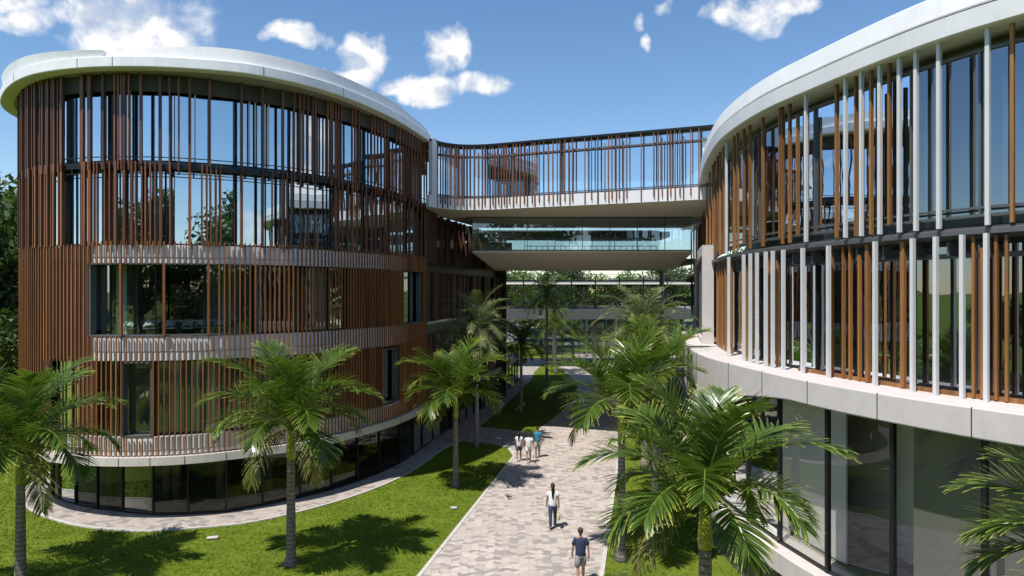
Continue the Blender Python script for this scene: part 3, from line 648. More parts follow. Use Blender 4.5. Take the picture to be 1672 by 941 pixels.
# ledge
sa_, sb_ = Lc.s_px(1290), Lc.s_px(1128)
def zL(ss, pr):
    k = min(1, max(0, (sa_ - ss) / (sa_ - sb_))); d = 1.5 * k ** 1.3; return [(a, z - d if z < 6.5 else z) for a, z in pr]
mb = MB(); mb.sweep(Lc, [(-.6, 6.27), (0, 6.27), (.015, 6.3), (.015, 6.88), (0, 6.9), (-4.2, 6.9), (-4.2, 6.76), (-.6, 6.76)], 13, Lc.L - 1, .4, zL); ledge = T_(mb, 'ledge', M['ledge'])
mb = MB(); mb.prism(Lc.off(-.4) + backF, 6.28, 6.33); T_(mb, 'soffit', M['grey'])
for px in (1138, 1190, 1245, 1319, 1433, 1587): mb = MB(); slat(mb, Lc, Lc.s_px(px), zL(Lc.s_px(px), [(0, 6.28)])[0][1], 6.905, .018, .03, -.005); T_(mb, 'ledge_joint', M['dark'], False, ledge)
# plinth
mb = MB(); mb.sweep(Lc, [(-1.0, 1.35), (.12, 1.35), (.12, 1.9), (-1.0, 1.9)], step=.4); T_(mb, 'plinth_band', M['ledge'])
mb = MB(); mb.sweep(Lc, [(-.9, 0), (-.3, 0), (-.3, 1.35), (-.9, 1.35)], step=.5); s_ = 0
T_(mb, 'base_wall', M['grey'])
mb = MB()
while s_ < Lc.L: slat(mb, Lc, s_, 0, 1.34, .03, .04, -.32); s_ += 1.1
T_(mb, 'base_joint', M['dark'])
# fins
Wt = [1193, 1324, 1389, 1415, 1445, 1477, 1504, 1541, 1619]
Bt = [1134,1137,1140,1143,1147,1150,1155,1160,1165,1168,1173,1177,1183,1188,1200,1206,1216,1226,1247,1275,1279,1291,1304,1367.5,1399,1409,1424,1438,1454,1654,1700,1730]
Wb = [1201,1226,1237,1248,1262.5,1274,1291,1323,1365.5,1442,1503,1540,1582,1620,1690,1740]
Bb = [1170,1174,1178,1183,1188,1194,1217,1255,1268,1357,1376,1387,1402,1415,1473,1589,1603,1626,1643,1710]
for px in Wt: mb = MB(); slat(mb, F, F.s_px(px), 10.72, 14.98, .085, .085, .12); T_(mb, 'fin', M['fin'])
for px in Wb: mb = MB(); slat(mb, F, F.s_px(px), 6.9, 10.54, .085, .10, .2); T_(mb, 'fin', M['fin'])
mb = MB()
for i, px in enumerate(Bt):
    slat(mb, F, F.s_px(px), 10.75 + (.2 if i % 3 == 1 else 0), 14.97 - (.45 if px in (1304, 1409, 1438) else 0), .07 if px not in (1399, 1279) else .05, .09, -.02)
T_(mb, 'slat_screen', M['wood4'])
mb = MB()
for i, px in enumerate(Bb): slat(mb, F, F.s_px(px), 6.93, 10.5 - (.25 if i % 4 == 0 else 0), .11 if px in (1415, 1473) else .06, .09, -.08)
T_(mb, 'slat_screen', M['wood4'])
mb = MB(); mb.sweep(F, [(-.16, 6.9), (-.06, 6.9), (-.06, 7.0), (-.16, 7.0)], F.s_px(1300)); T_(mb, 'timber_sill', M['wood4'])
# white framed portal on the ledge
pa, pb = F.s_px(1165), F.s_px(1165) - 15
mb = MB(); slat(mb, F, pa, 6.9, 11.35, .35, .5, .0); mb.sweep(F, [(0, 10.9), (.5, 10.9), (.5, 11.35), (0, 11.35)], pb, pa - .2); mb.sweep(F, [(0, 6.905), (.5, 6.905), (.5, 7.1), (0, 7.1)], pb, pa - .2); slat(mb, F, pb, 6.9, 11.3, .3, .5, .0); por = T_(mb, 'portal_frame', M['ledge'])
mb = MB(); s_ = pb + .6
while s_ < pa - .4: slat(mb, F, s_, 7.1, 10.9, .16, .3, .08); s_ += 1.15
T_(mb, 'portal_fins', M['grey'], False, por)
# glazing
window_row(rb, RB, F, 2, F.L - 3, 1.75, 10.95, 14.74, -.36, M['glass_right'], M['grey'])
window_row(rb, RB, F, 2, F.L - 3, 1.75, 6.9, 10.42, -.42, M['glass_right'], M['dark'])
ls = [Lc.s_px(p) for p in (1160, 1205, 1255, 1333, 1440, 1592)]
ls = [2] + [ls[0] - 2.2 * k for k in (5, 4, 3, 2, 1)] + ls + [ls[-1] + 2.2 * k for k in (1, 2, 3, 4)]
for a, b in zip(ls[:-1], ls[1:]): window_row(rb, RB, Lc, a, b, 99, 1.9, 6.28, -.35, M['glass_smoke'], M['dark'], name='glass_panel', mull=.1)
# interior of the right building
cr_ = [(20, 60), (17, 44), (14.2, 32), (13.6, 25), (14.6, 21), (19, 16), (26, 13)]
T_(zwall('', 10.8, 14.5, cr_), 'core_wall', M['wall']); T_(zwall('', 6.9, 10.5, cr_), 'core_wall', M['walld']); T_(zwall('', 1.9, 6.3, [(20, 60), (12.5, 38), (10.4, 30), (10.1, 26), (10.6, 22), (11.6, 20)]), 'core_wall', M['wallw'])
for px, z0, z1, m in ((1415, 10.8, 14.5, 'wallw'), (1560, 10.8, 14.5, 'wallw'), (1250, 10.8, 14.5, 'wallw'), (1340, 6.9, 10.5, 'slab'), (1470, 6.9, 10.5, 'slab'), (1620, 6.9, 10.5, 'slab')):
    p, _, n_ = F.at(F.s_px(px)); p = p - n_ * 2.2; mb = MB(); mb.loft([(p[0], p[1], z0, .22, .22), (p[0], p[1], z1, .22, .22)], 14); T_(mb, 'column', M[m], True)
mb = MB(); mb.box((10.7, 19.6, 4.1), (.2, 3.6, 4.3), .18); mb.box((12.3, 17.3, 4.1), (3.2, .2, 4.3), .1); T_(mb, 'partition', M['wallw'])
p, t_, n_ = Lc.at(Lc.s_px(1500))
mb = MB(); mb.sweep(Lc, [(-1.25, 1.9), (-1.2, 1.9), (-1.2, 6.25), (-1.25, 6.25)], Lc.s_px(1140), Lc.s_px(1318), .4); T_(mb, 'partition', M['wallw'])
for px0, px1 in ((1445, 1585), (1600, 1740)):
    mb = MB(); mb.sweep(Lc, [(-.95, 1.9), (-.92, 1.9), (-.92, 6.25), (-.95, 6.25)], Lc.s_px(px0), Lc.s_px(px1), .4); T_(mb, 'roller_blind', M['blind'])

# ------------------------------------------------------------------ far crossing
FC = (9, 87, 0)
fc = empty('glazed_footbridge', FC); tag(fc, 'dark glazed footbridge with diagonal struts crossing the lawn beyond the palms', 'bridge')
def X_(mb, name, m, smooth=False): return mb.build(name, m, fc, FC, smooth)
x0, x1 = -1.6, 21.5
mb = MB(); mb.box(((x0 + x1) / 2, 88.5, 6.5), (x1 - x0, 9, 1.2)); X_(mb, 'deck', M['grey'])
mb = MB(); mb.box(((x0 + x1) / 2, 88.5, 10.25), (x1 - x0, 9, .35)); X_(mb, 'upper_deck', M['beige'])
mb = MB(); mb.box(((x0 + x1) / 2, 84, 10.5), (x1 - x0, .12, .14)); mb.box(((x0 + x1) / 2, 83.95, 7.9), (x1 - x0, .08, .1))
for i in range(9): mb.box((x0 + .1 + (x1 - x0 - .2) * i / 8, 84.05, 9.1), (.14, .14, 3.9))
X_(mb, 'frame', M['dark'])
for i in range(8):
    a = x0 + .8 + i * 2.7; mb = MB(); mb.bar((a, 84.3, 7.1), (a + 1.35, 84.3, 10.05), .07); mb.bar((a + 2.7, 84.3, 7.1), (a + 1.35, 84.3, 10.05), .07); X_(mb, 'strut', M['dark'])
railing('railing', fc, FC, x0, x1, 84.2, 10.57, .7, 40)
FG = Curve([(x0, 92.6), (x1, 92.6)], smooth=False)
window_row(fc, FC, FG, 0, FG.L, 2.1, 7.12, 10.06, 0, M['glass_low'], M['dark'])
FG2 = Curve([(4.5, 92.3), (x1, 92.3)], smooth=False)
window_row(fc, FC, FG2, 0, FG2.L, 2.1, .05, 5.88, 0, M['glass_mid'], M['dark'], name='glass_panel', transom=3)
for x in (x0 + .4, 5.2, 10.2, x1 - .5): mb = MB(); mb.loft([(x, 87, 0, .25, .25), (x, 87, 5.89, .25, .25)], 14); X_(mb, 'column', M['slab'], True)

# far glazed pavilion
PV = (12, 112, 0)
pv = empty('glazed_pavilion', PV); tag(pv, 'low glazed pavilion with pale roof at the far end of the paved path', 'building')
mb = MB(); mb.box((12, 116, 6.4), (34, 9, .7)); mb.build('roof', M['slab'], pv, PV)
PF = Curve([(-5, 112), (29, 112)], smooth=False); window_row(pv, PV, PF, 0, PF.L, 2.0, .1, 6.05, 0, M['glass_top'], M['grey'], transom=3)
mb = MB(); mb.box((12, 119, 3), (33, .3, 5.9)); mb.build('back_wall', M['wallw'], pv, PV)
# distant white buildings
def block(x, y, wx, wy, h, m, lab, rows_, cols_):
    b = (x, y, 0); e = empty('white_building', b); tag(e, lab, 'building', 'buildings seen beyond the footbridge')
    mb = MB(); mb.box((x, y, h / 2), (wx, wy, h)); mb.build('wall', m, e, b)
    mb = MB(); mb.box((x, y, h + .2), (wx + .6, wy + .6, .4)); mb.build('roof', M['ledge'], e, b)
    for r_ in range(rows_):
        for c_ in range(cols_):
            cx = x - wx / 2 + wx * (c_ + .5) / cols_; cz = h * (r_ + .55) / rows_
            f = MB(); f.box((cx, y - wy / 2 - .03, cz), (wx / cols_ * .55, .1, h / rows_ * .6)); fo = f.build('window', M['grey'], e, b)
            f = MB(); f.box((cx, y - wy / 2 - .1, cz), (wx / cols_ * .48, .05, h / rows_ * .5)); f.build('pane', M['walld'], fo, b)
block(34, 150, 26, 12, 11.5, M['white'], 'distant white block with dark windows beyond the footbridge, right part', 3, 7)
block(8, 165, 18, 12, 9.5, M['ledge'], 'distant pale block with dark windows behind palm trees beyond the footbridge', 3, 5)

# ------------------------------------------------------------------ vegetation
def frond(mb, base, az, e0, L, droop, ll, pairs, wd, vang, sag, seed, twist=0.0, t0=.14):
    r = random.Random(seed); N = 14; pts = []; tans = []; p = Vector(base); ca, sa = math.cos(az), math.sin(az)
    curl = r.uniform(-.25, .25)
    for i in range(N + 1):
        tt = i / N; ang = e0 - droop * tt ** 1.35; a2 = az + curl * tt ** 2
        d = Vector((math.cos(ang) * math.cos(a2), math.cos(ang) * math.sin(a2), math.sin(ang))); pts.append(p.copy()); tans.append(d); p = p + d * (L / N)
    side0 = Vector((-sa, ca, 0))
    mb.tint_base = 0
    o = len(mb.v); n0 = len(mb.t); mb.tube(pts, [.035 * (1 - .85 * i / N) + .004 for i in range(N + 1)], 5)
    for k in range(n0, len(mb.t)): mb.t[k] = .62
    for j in range(pairs):
        tt = t0 + (1 - t0) * (j + .5) / pairs; x = tt * N; i = min(int(x), N - 1); f = x - i
        q = pts[i].lerp(pts[i + 1], f); tg = tans[i].lerp(tans[i + 1], f).normalized(); sd_ = tg.cross(Vector((0, 0, 1)))
        sd_ = side0 if sd_.length < .15 else sd_.normalized()
        if sd_.dot(side0) < 0: sd_ = -sd_
        up = sd_.cross(tg).normalized()
        if up.z < 0 and abs(tg.z) < .95: up = -up
        prof = (min(1, .35 + 2.2 * (tt - t0)) * (1 - .62 * max(0, (tt - .62) / .38) ** 1.4))
        for sg in (-1, 1):
            l_ = ll * prof * r.uniform(.85, 1.1); fw = .35 + .95 * tt ** 1.6 + r.uniform(-.12, .12); va = vang + r.uniform(-.3, .3)
            d = (sd_ * sg * math.cos(va) + up * math.sin(va) + tg * fw).normalized(); a = q.copy(); segs = 4; row = []; w_ = wd * r.uniform(.8, 1.1)
            wdir = d.cross(up * .8 + sd_ * sg * .25).normalized(); tn = r.uniform(-.12, .12) + (.25 if r.random() < .06 else 0)
            vs, ti = [], []
            for s_ in range(segs + 1):
                u = s_ / segs; ww = w_ * (.55 + 1.1 * u if u < .4 else (1 - u) * 1.45 + .14) * .5
                vs += [a - wdir * ww, a + wdir * ww]; tv = .16 + .3 * u ** 2 + tn + (.45 if u > .9 else 0); ti += [tv, tv]
                d = (d + Vector((0, 0, -1)) * sag * (.35 + u)).normalized(); a = a + d * (l_ / segs)
            mb.add(vs, [(2 * s_, 2 * s_ + 1, 2 * s_ + 3, 2 * s_ + 2) for s_ in range(segs)], ti)

def trunk_mb(h, r0, r1, lean=(0, 0), flare=1.5, seed=0):
    r = random.Random(seed); mb = MB(); rings = []; N = 22
    for i in range(N + 1):
        u = i / N; rr = r1 + (r0 - r1) * (1 - u) ** 1.2 + r0 * (flare - 1) * max(0, 1 - u * 9) ** 2; rr *= 1 + r.uniform(-.025, .025)
        rings.append((lean[0] * u ** 1.6, lean[1] * u ** 1.6, h * u - (.05 if i == 0 else 0), rr, rr))
    mb.loft(rings, 14); return mb

def feather_palm(loc, h, shaft, fl, nf, label, seed, r0=.17, r1=.13, ll=.98, wd=.07, az0=0.0, lean=(0, 0), name='palm_tree', group='palms with yellow green crown shafts', low=-.35):
    r = random.Random(seed); e = empty(name, (loc[0], loc[1], 0)); tag(e, label, 'palm tree', group)
    trunk_mb(h, r0, r1, lean, 1.75, seed).build('trunk', M['trunk'], e, smooth=True)
    mb = MB(); lx, ly = lean; rr = r1 * 1.18
    mb.loft([(lx, ly, h - .03, r1 * 1.02, r1 * 1.02), (lx, ly, h + shaft * .12, rr, rr), (lx, ly, h + shaft * .45, rr * .92, rr * .92), (lx, ly, h + shaft * .8, rr * .72, rr * .72), (lx, ly, h + shaft * 1.12, rr * .42, rr * .42)], 14)
    mb.build('crown_shaft', M['shaft'], e, smooth=True)
    nf = nf + 5; fl *= 1.07
    for i in range(nf):
        u = i / (nf - 1); az = az0 + i * 2.39996 + r.uniform(-.2, .2); e0 = 1.42 - (1.42 - .48) * u ** .8 + r.uniform(-.08, .08); dr = 1.0 + .95 * u ** .7 + r.uniform(-.1, .15)
        L = fl * (.82 + .25 * math.sin(math.pi * min(1, u + .25))) * r.uniform(.93, 1.06)
        mb = MB(); frond(mb, (lx + .06 * math.cos(az), ly + .06 * math.sin(az), h + shaft * (1.02 - .12 * u)), az, e0, L, dr, ll, 58, wd, .55 - .3 * u, .13, seed * 100 + i)
        mb.build('frond', M['frond'], e, tint=True)
    for i in range(r.choice([1, 2, 2])):
        az = r.uniform(0, 6.28); mb = MB(); frond(mb, (lx + .1 * math.cos(az), ly + .1 * math.sin(az), h + shaft * .95), az, .1, fl * .8, 1.9, ll * .8, 40, wd * .7, -.1, .3, seed * 77 + i)
        tag(mb.build('frond', M['dry'], e, tint=True), 'yellowing old frond hanging below the green crown')
    return e
def date_palm(loc, h, fl, nf, label, seed, r0=.15, r1=.12, ll=.58, name='palm_tree', group='grey green feathery palms', m='frond2', pairs=44):
    r = random.Random(seed); e = empty(name, (loc[0], loc[1], 0)); tag(e, label, 'palm tree', group)
    trunk_mb(h, r0, r1, (0, 0), 1.5, seed).build('trunk', M['trunk2'], e, smooth=True)
    for i in range(nf):
        u = i / (nf - 1); az = i * 2.39996 + r.uniform(-.2, .2); e0 = 1.4 - 1.75 * u ** .9 + r.uniform(-.08, .08); dr = .95 + .7 * math.sin(math.pi * u) + r.uniform(-.1, .15)
        mb = MB(); frond(mb, (.05 * math.cos(az), .05 * math.sin(az), h - .12 * u), az, e0, fl * r.uniform(.9, 1.06), dr, ll, pairs, .05, .28, .10, seed * 100 + i, t0=.08)
        mb.build('frond', M[m], e, tint=True)
    return e
feather_palm((-15.7, 22.5), 3.15, 1.0, 3.35, 15, 'yellow shafted palm on the lawn at the left edge of the photo', 11, az0=.6)
feather_palm((-7.5, 23.9), 3.6, 1.05, 3.2, 15, 'yellow shafted palm on the lawn in front of the slatted building, casting a star shadow', 12, az0=.15)
feather_palm((-2.67, 33.4), 3.3, 1.05, 2.75, 14, 'palm with yellow shaft on the lawn close to the left edge of the paved path', 13, az0=1.0, r0=.15, r1=.11)
date_palm((-2.1, 41.9), 7.1, 2.95, 38, 'slim tall palm with pale thin trunk behind the lawn palm, beside the cross path', 14, .13, .10)
date_palm((.7, 53.5), 5.4, 2.4, 26, 'small palm on the shaded lawn beyond the cross path', 15, .13, .1, m='frond', group='palms on the shaded lawn')
date_palm((3.6, 73), 8.8, 3.5, 32, 'tall dark palm in shade, its crown against the footbridge', 16, .17, .13, m='frond', group='palms on the shaded lawn')
date_palm((4.9, 79.5), 5.6, 3.0, 26, 'shorter dark palm standing behind the tall shaded one', 17, .17, .14, m='frond', group='palms on the shaded lawn')
date_palm((7.0, 37), 7.3, 3.1, 42, 'broad grey green feathery palm beside the pale ledge, below the bridge', 18, .2, .17, .6)
feather_palm((3.78, 24.3), 4.35, .9, 2.9, 12, 'bushy palm whose bare trunk stands at the path edge near the walking man', 19, az0=.4, r0=.16, r1=.12, ll=1.0)
feather_palm((6.0, 29.5), 4.6, .9, 2.8, 12, 'palm half hidden between the path edge palm and the pale ledge', 20, az0=1.7)
feather_palm((3.95, 14.4), 4.05, .95, 2.7, 12, 'large foreground palm with bright yellow shaft in front of the right building', 21, az0=2.62, r0=.15, r1=.13, ll=.85, wd=.07)
feather_palm((9.6, 10.9), 3.8, .95, 2.4, 14, 'palm mostly outside the frame, its frond tips entering at the lower right corner', 22, az0=.3)
for i, (x, y, h) in enumerate(((8, 92, 3.5), (10.5, 99, 7.3), (14.5, 98, 7.8), (1.2, 99, 7.0), (13, 76, 6.5))):
    lab = ['small low palm at the far bend of the path', 'palm far back in front of the glazed pavilion', 'far palm seen through the footbridge on its right side', 'far palm rising beyond the left wing', 'palm standing in front of the footbridge on its right side'][i]
    date_palm((x, y), h, 2.4, 16, lab, 40 + i, .16, .12, group='small palms far beyond the footbridge', pairs=26)

def tree_mesh(seed, h, cr, n, ls, mat_, tint0=0):
    r = np.random.default_rng(seed); mb = MB(); cl_ = []
    for k in range(16):
        a = r.uniform(0, 2 * np.pi); u = r.uniform(0, 1) ** .6; z = r.uniform(.38, .92); rad = cr * math.sin(math.pi * min(1, (z - .3) * 1.25)) ** .6
        cl_.append((math.cos(a) * u * rad * .85, math.sin(a) * u * rad * .85, h * z, cr * r.uniform(.28, .5)))
    for k in range(n):
        c = cl_[k % 16]; d = r.normal(size=3); d /= np.linalg.norm(d); q = np.array(c[:3]) + d * c[3] * r.uniform(.45, 1.12) * np.array([1, 1, .8])
        a = r.normal(size=3); a /= np.linalg.norm(a); b = np.cross(a, d); b /= np.linalg.norm(b) + 1e-6; s_ = ls * r.uniform(.6, 1.4)
        mb.add([q - a * s_, q + b * s_ * .5, q + a * s_, q - b * s_ * .5], [(0, 1, 2, 3)], [min(1, max(0, .45 + r.normal() * .2 + (k % 16 - 8) * .02))] * 4)
    return mb, cl_
def make_tree(seed, h, cr, n, ls, leaf, label, loc, group, rz=0):
    mb, cl_ = tree_mesh(seed, h, cr, n, ls, leaf); e = empty('broadleaf_tree', (loc[0], loc[1], 0), rz); tag(e, label, 'tree', group)
    mb.build('crown', leaf, e, tint=True)
    t_ = trunk_mb(h * .55, h * .026, h * .014, (0, 0), 1.6, seed)
    for c in cl_[:9]: t_.tube([(0, 0, h * .33), (c[0] * .4, c[1] * .4, (h * .33 + c[2]) / 2), (c[0], c[1], c[2])], [h * .011, h * .007, h * .003], 6)
    t_.build('trunk', M['bark'], e, smooth=True); return e
protoA = make_tree(1, 15, 5.5, 8500, .24, M['leaf'], 'tall dark evergreen tree at the left edge beside the slatted building', (-35.5, 46), 'dark trees at the left edge')
protoB = make_tree(2, 12, 5.0, 6000, .22, M['leaf2'], 'bright green tree seen through the footbridge behind the tall dark palm', (5, 104), 'trees beyond the footbridge')
def put(proto, loc, sc_, rz, label, group):
    o = copy_tree(proto); o.location = (loc[0], loc[1], 0); o.scale = (sc_,) * 3; o.rotation_euler = (0, 0, rz); tag(o, label, group=group); return o
bpy.context.view_layer.update()
for x, y, s_, rz, lab in ((-33.2, 43, 1.2, 5.1, 'tallest dark tree at the left edge, reaching roof height'),) +  ((-28.3, 39, .62, 1, 'lower dark tree tucked against the back of the slatted building'), (-37, 40, .8, 2, 'dark tree at the left edge nearest the side path'), (-43, 54, 1.05, 3, 'dark tree farthest back at the left edge'), (-33, 60, 1.0, 4, 'dark tree behind the roof line at the left edge')):
    put(protoA, (x, y), s_, rz, lab, 'dark trees at the left edge')
for i, (x, y, s_, rz, p_) in enumerate(((-6, 108, .95, 1, 0), (0, 122, 1.0, 2, 1), (10, 128, .9, 3, 0), (19, 128, .95, 4, 1), (27, 120, .85, 5, 0), (38, 124, 1.0, 2.4, 1), (47, 135, 1.1, .4, 0), (-14, 125, 1.1, 5.2, 1), (22, 104, .6, 1.2, 1), (60, 150, 1.1, 2, 0))):
    put(protoA if p_ == 0 else protoB, (x, y), s_ * 1.15, rz, ['leafy tree beyond the left wing', 'tree behind the bright green one', 'tree behind the pavilion roof, left part', 'light green tree in front of the distant white block', 'dark tree before the white block', 'light green tree right of the white block', 'tall far tree at the right of the distant buildings', 'far light tree hidden behind the left wing', 'low light tree beside the pavilion', 'farthest tree behind the right building'][i], 'trees beyond the footbridge')
k = 0
for x, y, s_ in ((-62, -22, 1.15), (-50, -30, 1.0), (-40, -24, 1.2), (-31, -33, 1.1), (-23, -25, .95), (-14, -32, 1.2), (-5, -27, 1.0), (5, -34, 1.15), (14, -28, .9), (26, -34, 1.2), (-64, 2, .6), (-62, 16, .55), (-66, 30, .6), (20, -12, .8), (32, -18, 1.1), (44, -10, 1.0), (24, -26, 1.1), (-30, -12, .7), (-18, -16, .75), (-6, -18, .7), (6, -16, .8), (-40, -8, .8)):
    k += 1; put(protoA if k % 3 else protoB, (x, y), s_ * (1.4 if y < -20 else 1), k * 1.3, 'garden tree seen only as a reflection in the curved glass', 'trees reflected in the glass')
for i, (x, y, h) in enumerate(((-20, -8, 7), (-27, -6, 8), (-12, -12, 8.5), (-4, -10, 7.5), (-36, -4, 8), (-44, -10, 9))):
    date_palm((x, y), h, 2.8, 16, 'palm seen only as a reflection in the curved glass', 60 + i, .2, .15, group='palms reflected in the glass', m='frond', pairs=22)

# ------------------------------------------------------------------ furniture
def chair_at(loc, rz, lab, grp, m):
    e = empty('chair', loc, rz); tag(e, lab, 'chair', grp)
    a = MB(); a.box((0, 0, .45), (.44, .42, .06)); a.build('seat', m, e)
    a = MB(); a.tube([(-.2, .2, .6), (-.1, .25, .66), (0, .26, .68), (.1, .25, .66), (.2, .2, .6)], [(.02, .14)] * 5, 8); a.build('backrest', m, e)
    for x in (-.18, .18):
        for y in (-.17, .18): a = MB(); a.bar((x, y, .42), (x * 1.2, y * 1.2, 0), .014); a.build('leg', M['dark'], e)
    return e
def table_at(loc, size, rz, lab, grp, m, round_=False):
    e = empty('table', loc, rz); tag(e, lab, 'table', grp)
    a = MB()
    if round_: a.loft([(0, 0, .71, size[0] / 2, size[0] / 2), (0, 0, .75, size[0] / 2, size[0] / 2)], 24)
    else: a.box((0, 0, .73), (size[0], size[1], .05))
    a.build('tabletop', m, e)
    if round_: a = MB(); a.loft([(0, 0, 0, .3, .3), (0, 0, .03, .28, .28), (0, 0, .05, .04, .04), (0, 0, .71, .04, .04)], 14); a.build('pedestal', M['dark'], e)
    else:
        for x in (-1, 1):
            for y in (-1, 1): a = MB(); a.box((x * size[0] * .44, y * size[1] * .4, .35), (.05, .05, .7)); a.build('leg', M['dark'], e)
    return e
Z2 = 7.301; grp = 'dining chairs in the second floor room'
def sp_(px, dd, cv=S):
    p, _, n_ = cv.at(cv.s_px(px)); p = p - n_ * dd; return p
M['cloth'] = simple('pale_table', (.6, .62, .62), .5, 0, .05, 2)
for i, px in enumerate((205, 248, 292, 370)):
    p = sp_(px, 1.9 + .2 * (i % 2)); table_at((p[0], p[1], Z2), (1.5, .8), .2 * i - .1, 'pale table inside the upper window, %s' % ['leftmost of the row', 'between the two first timber posts', 'before the dark doorway', 'by the rightmost window bay'][i], 'tables in the second floor room', M['cloth'])
    for j, (dx, dy, rz) in enumerate(((-.4, -.65, math.pi), (.4, -.68, math.pi + .2), (-.35, .68, 0), (.45, .66, -.2))):
        chair_at((p[0] + dx, p[1] + dy, Z2), rz, 'pale chair at the %s table inside the upper window, %s' % (['leftmost', 'second', 'third', 'rightmost'][i], ['near left seat', 'near right seat', 'far left seat', 'far right seat'][j]), grp, M['cloth'])
p = sp_(222, 1.7); table_at((p[0], p[1], 2.721), (1.0, 1.0), 0, 'round dark table inside the narrow first floor window', 'tables in the first floor room', M['cloth'], True)
for j, (dx, dy, rz) in enumerate(((-.75, 0, 1.57), (.75, .1, -1.57), (0, .8, 0))): chair_at((p[0] + dx, p[1] + dy, 2.721), rz, 'dark chair at the round table, %s side' % ['left', 'right', 'far'][j], 'chairs at the round table', M['slab'])
for i, px in enumerate((475, 560, 612)):
    p = sp_(px, 2.2, G); table_at((p[0], p[1], .031), (1.4, .7), .6, 'dark lounge table behind the ground floor glass, %s' % ['nearest', 'middle', 'farthest along the walkway'][i], 'ground floor tables', M['slab'])
    for j in (-1, 1): chair_at((p[0] + .1, p[1] + j * .75, .031), 0 if j > 0 else math.pi, 'dark chair %s the %s ground floor table' % ('behind' if j > 0 else 'in front of', ['nearest', 'middle', 'farthest'][i]), 'ground floor chairs', M['slab'])

# ------------------------------------------------------------------ people
SK = {'skin': simple('skin', (.36, .20, .13), .55, 0, .06, 5), 'skin2': simple('tan_skin', (.27, .14, .09), .55, 0, .06, 5), 'hair': simple('black_hair', (.012, .01, .009), .35, 0, .3, 20), 'brown': simple('brown_hair', (.035, .022, .015), .5, 0, .3, 20),
      'white': simple('white_cotton', (.74, .74, .74), .85, 0, .05, 6, .3, 20), 'navy': simple('navy_cotton', (.022, .032, .075), .85, 0, .15, 6, .3, 20), 'teal': simple('teal_cotton', (.03, .19, .27), .85, 0, .15, 6, .3, 20),
      'jeans': simple('denim', (.03, .05, .10), .85, 0, .25, 9, .3, 40), 'grey': simple('grey_shorts', (.22, .22, .23), .85, 0, .1, 8, .3, 20), 'khaki': simple('khaki_shorts', (.36, .33, .28), .85, 0, .1, 8), 'pale': simple('pale_shorts', (.55, .53, .50), .85, 0, .06, 8), 'dshort': simple('denim_shorts', (.05, .07, .11), .85, 0, .2, 9),
      'shoe': simple('white_shoe', (.7, .69, .68), .6), 'dshoe': simple('tan_sandal', (.12, .07, .05), .6), 'bag': simple('yellow_bag', (.55, .52, .22), .7), 'bag2': simple('pale_blue_bag', (.5, .62, .68), .7)}
def skin_obj(verts, edges, radii, root=0, sub=2):
    me = bpy.data.meshes.new('tmp'); me.from_pydata(verts, edges, []); o = bpy.data.objects.new('tmp', me); C.objects.link(o)
    m = o.modifiers.new('s', 'SKIN'); m.use_smooth_shade = True
    if not me.skin_vertices: me.attributes  # the modifier makes the layer below
    bm = bmesh.new(); bm.from_mesh(me); ly = bm.verts.layers.skin.verify(); bm.verts.ensure_lookup_table()
    for i, v in enumerate(bm.verts): r_ = radii[i]; v[ly].radius = r_ if isinstance(r_, tuple) else (r_, r_); v[ly].use_root = (i == root)
    bm.to_mesh(me); bm.free()
    sb = o.modifiers.new('d', 'SUBSURF'); sb.levels = sub; sb.render_levels = sub
    dg = bpy.context.evaluated_depsgraph_get(); dg.update(); ev = o.evaluated_get(dg); nm = ev.to_mesh(); V2 = [v.co[:] for v in nm.vertices]; F2 = [tuple(p.vertices) for p in nm.polygons]; ev.to_mesh_clear()
    bpy.data.objects.remove(o); return V2, F2
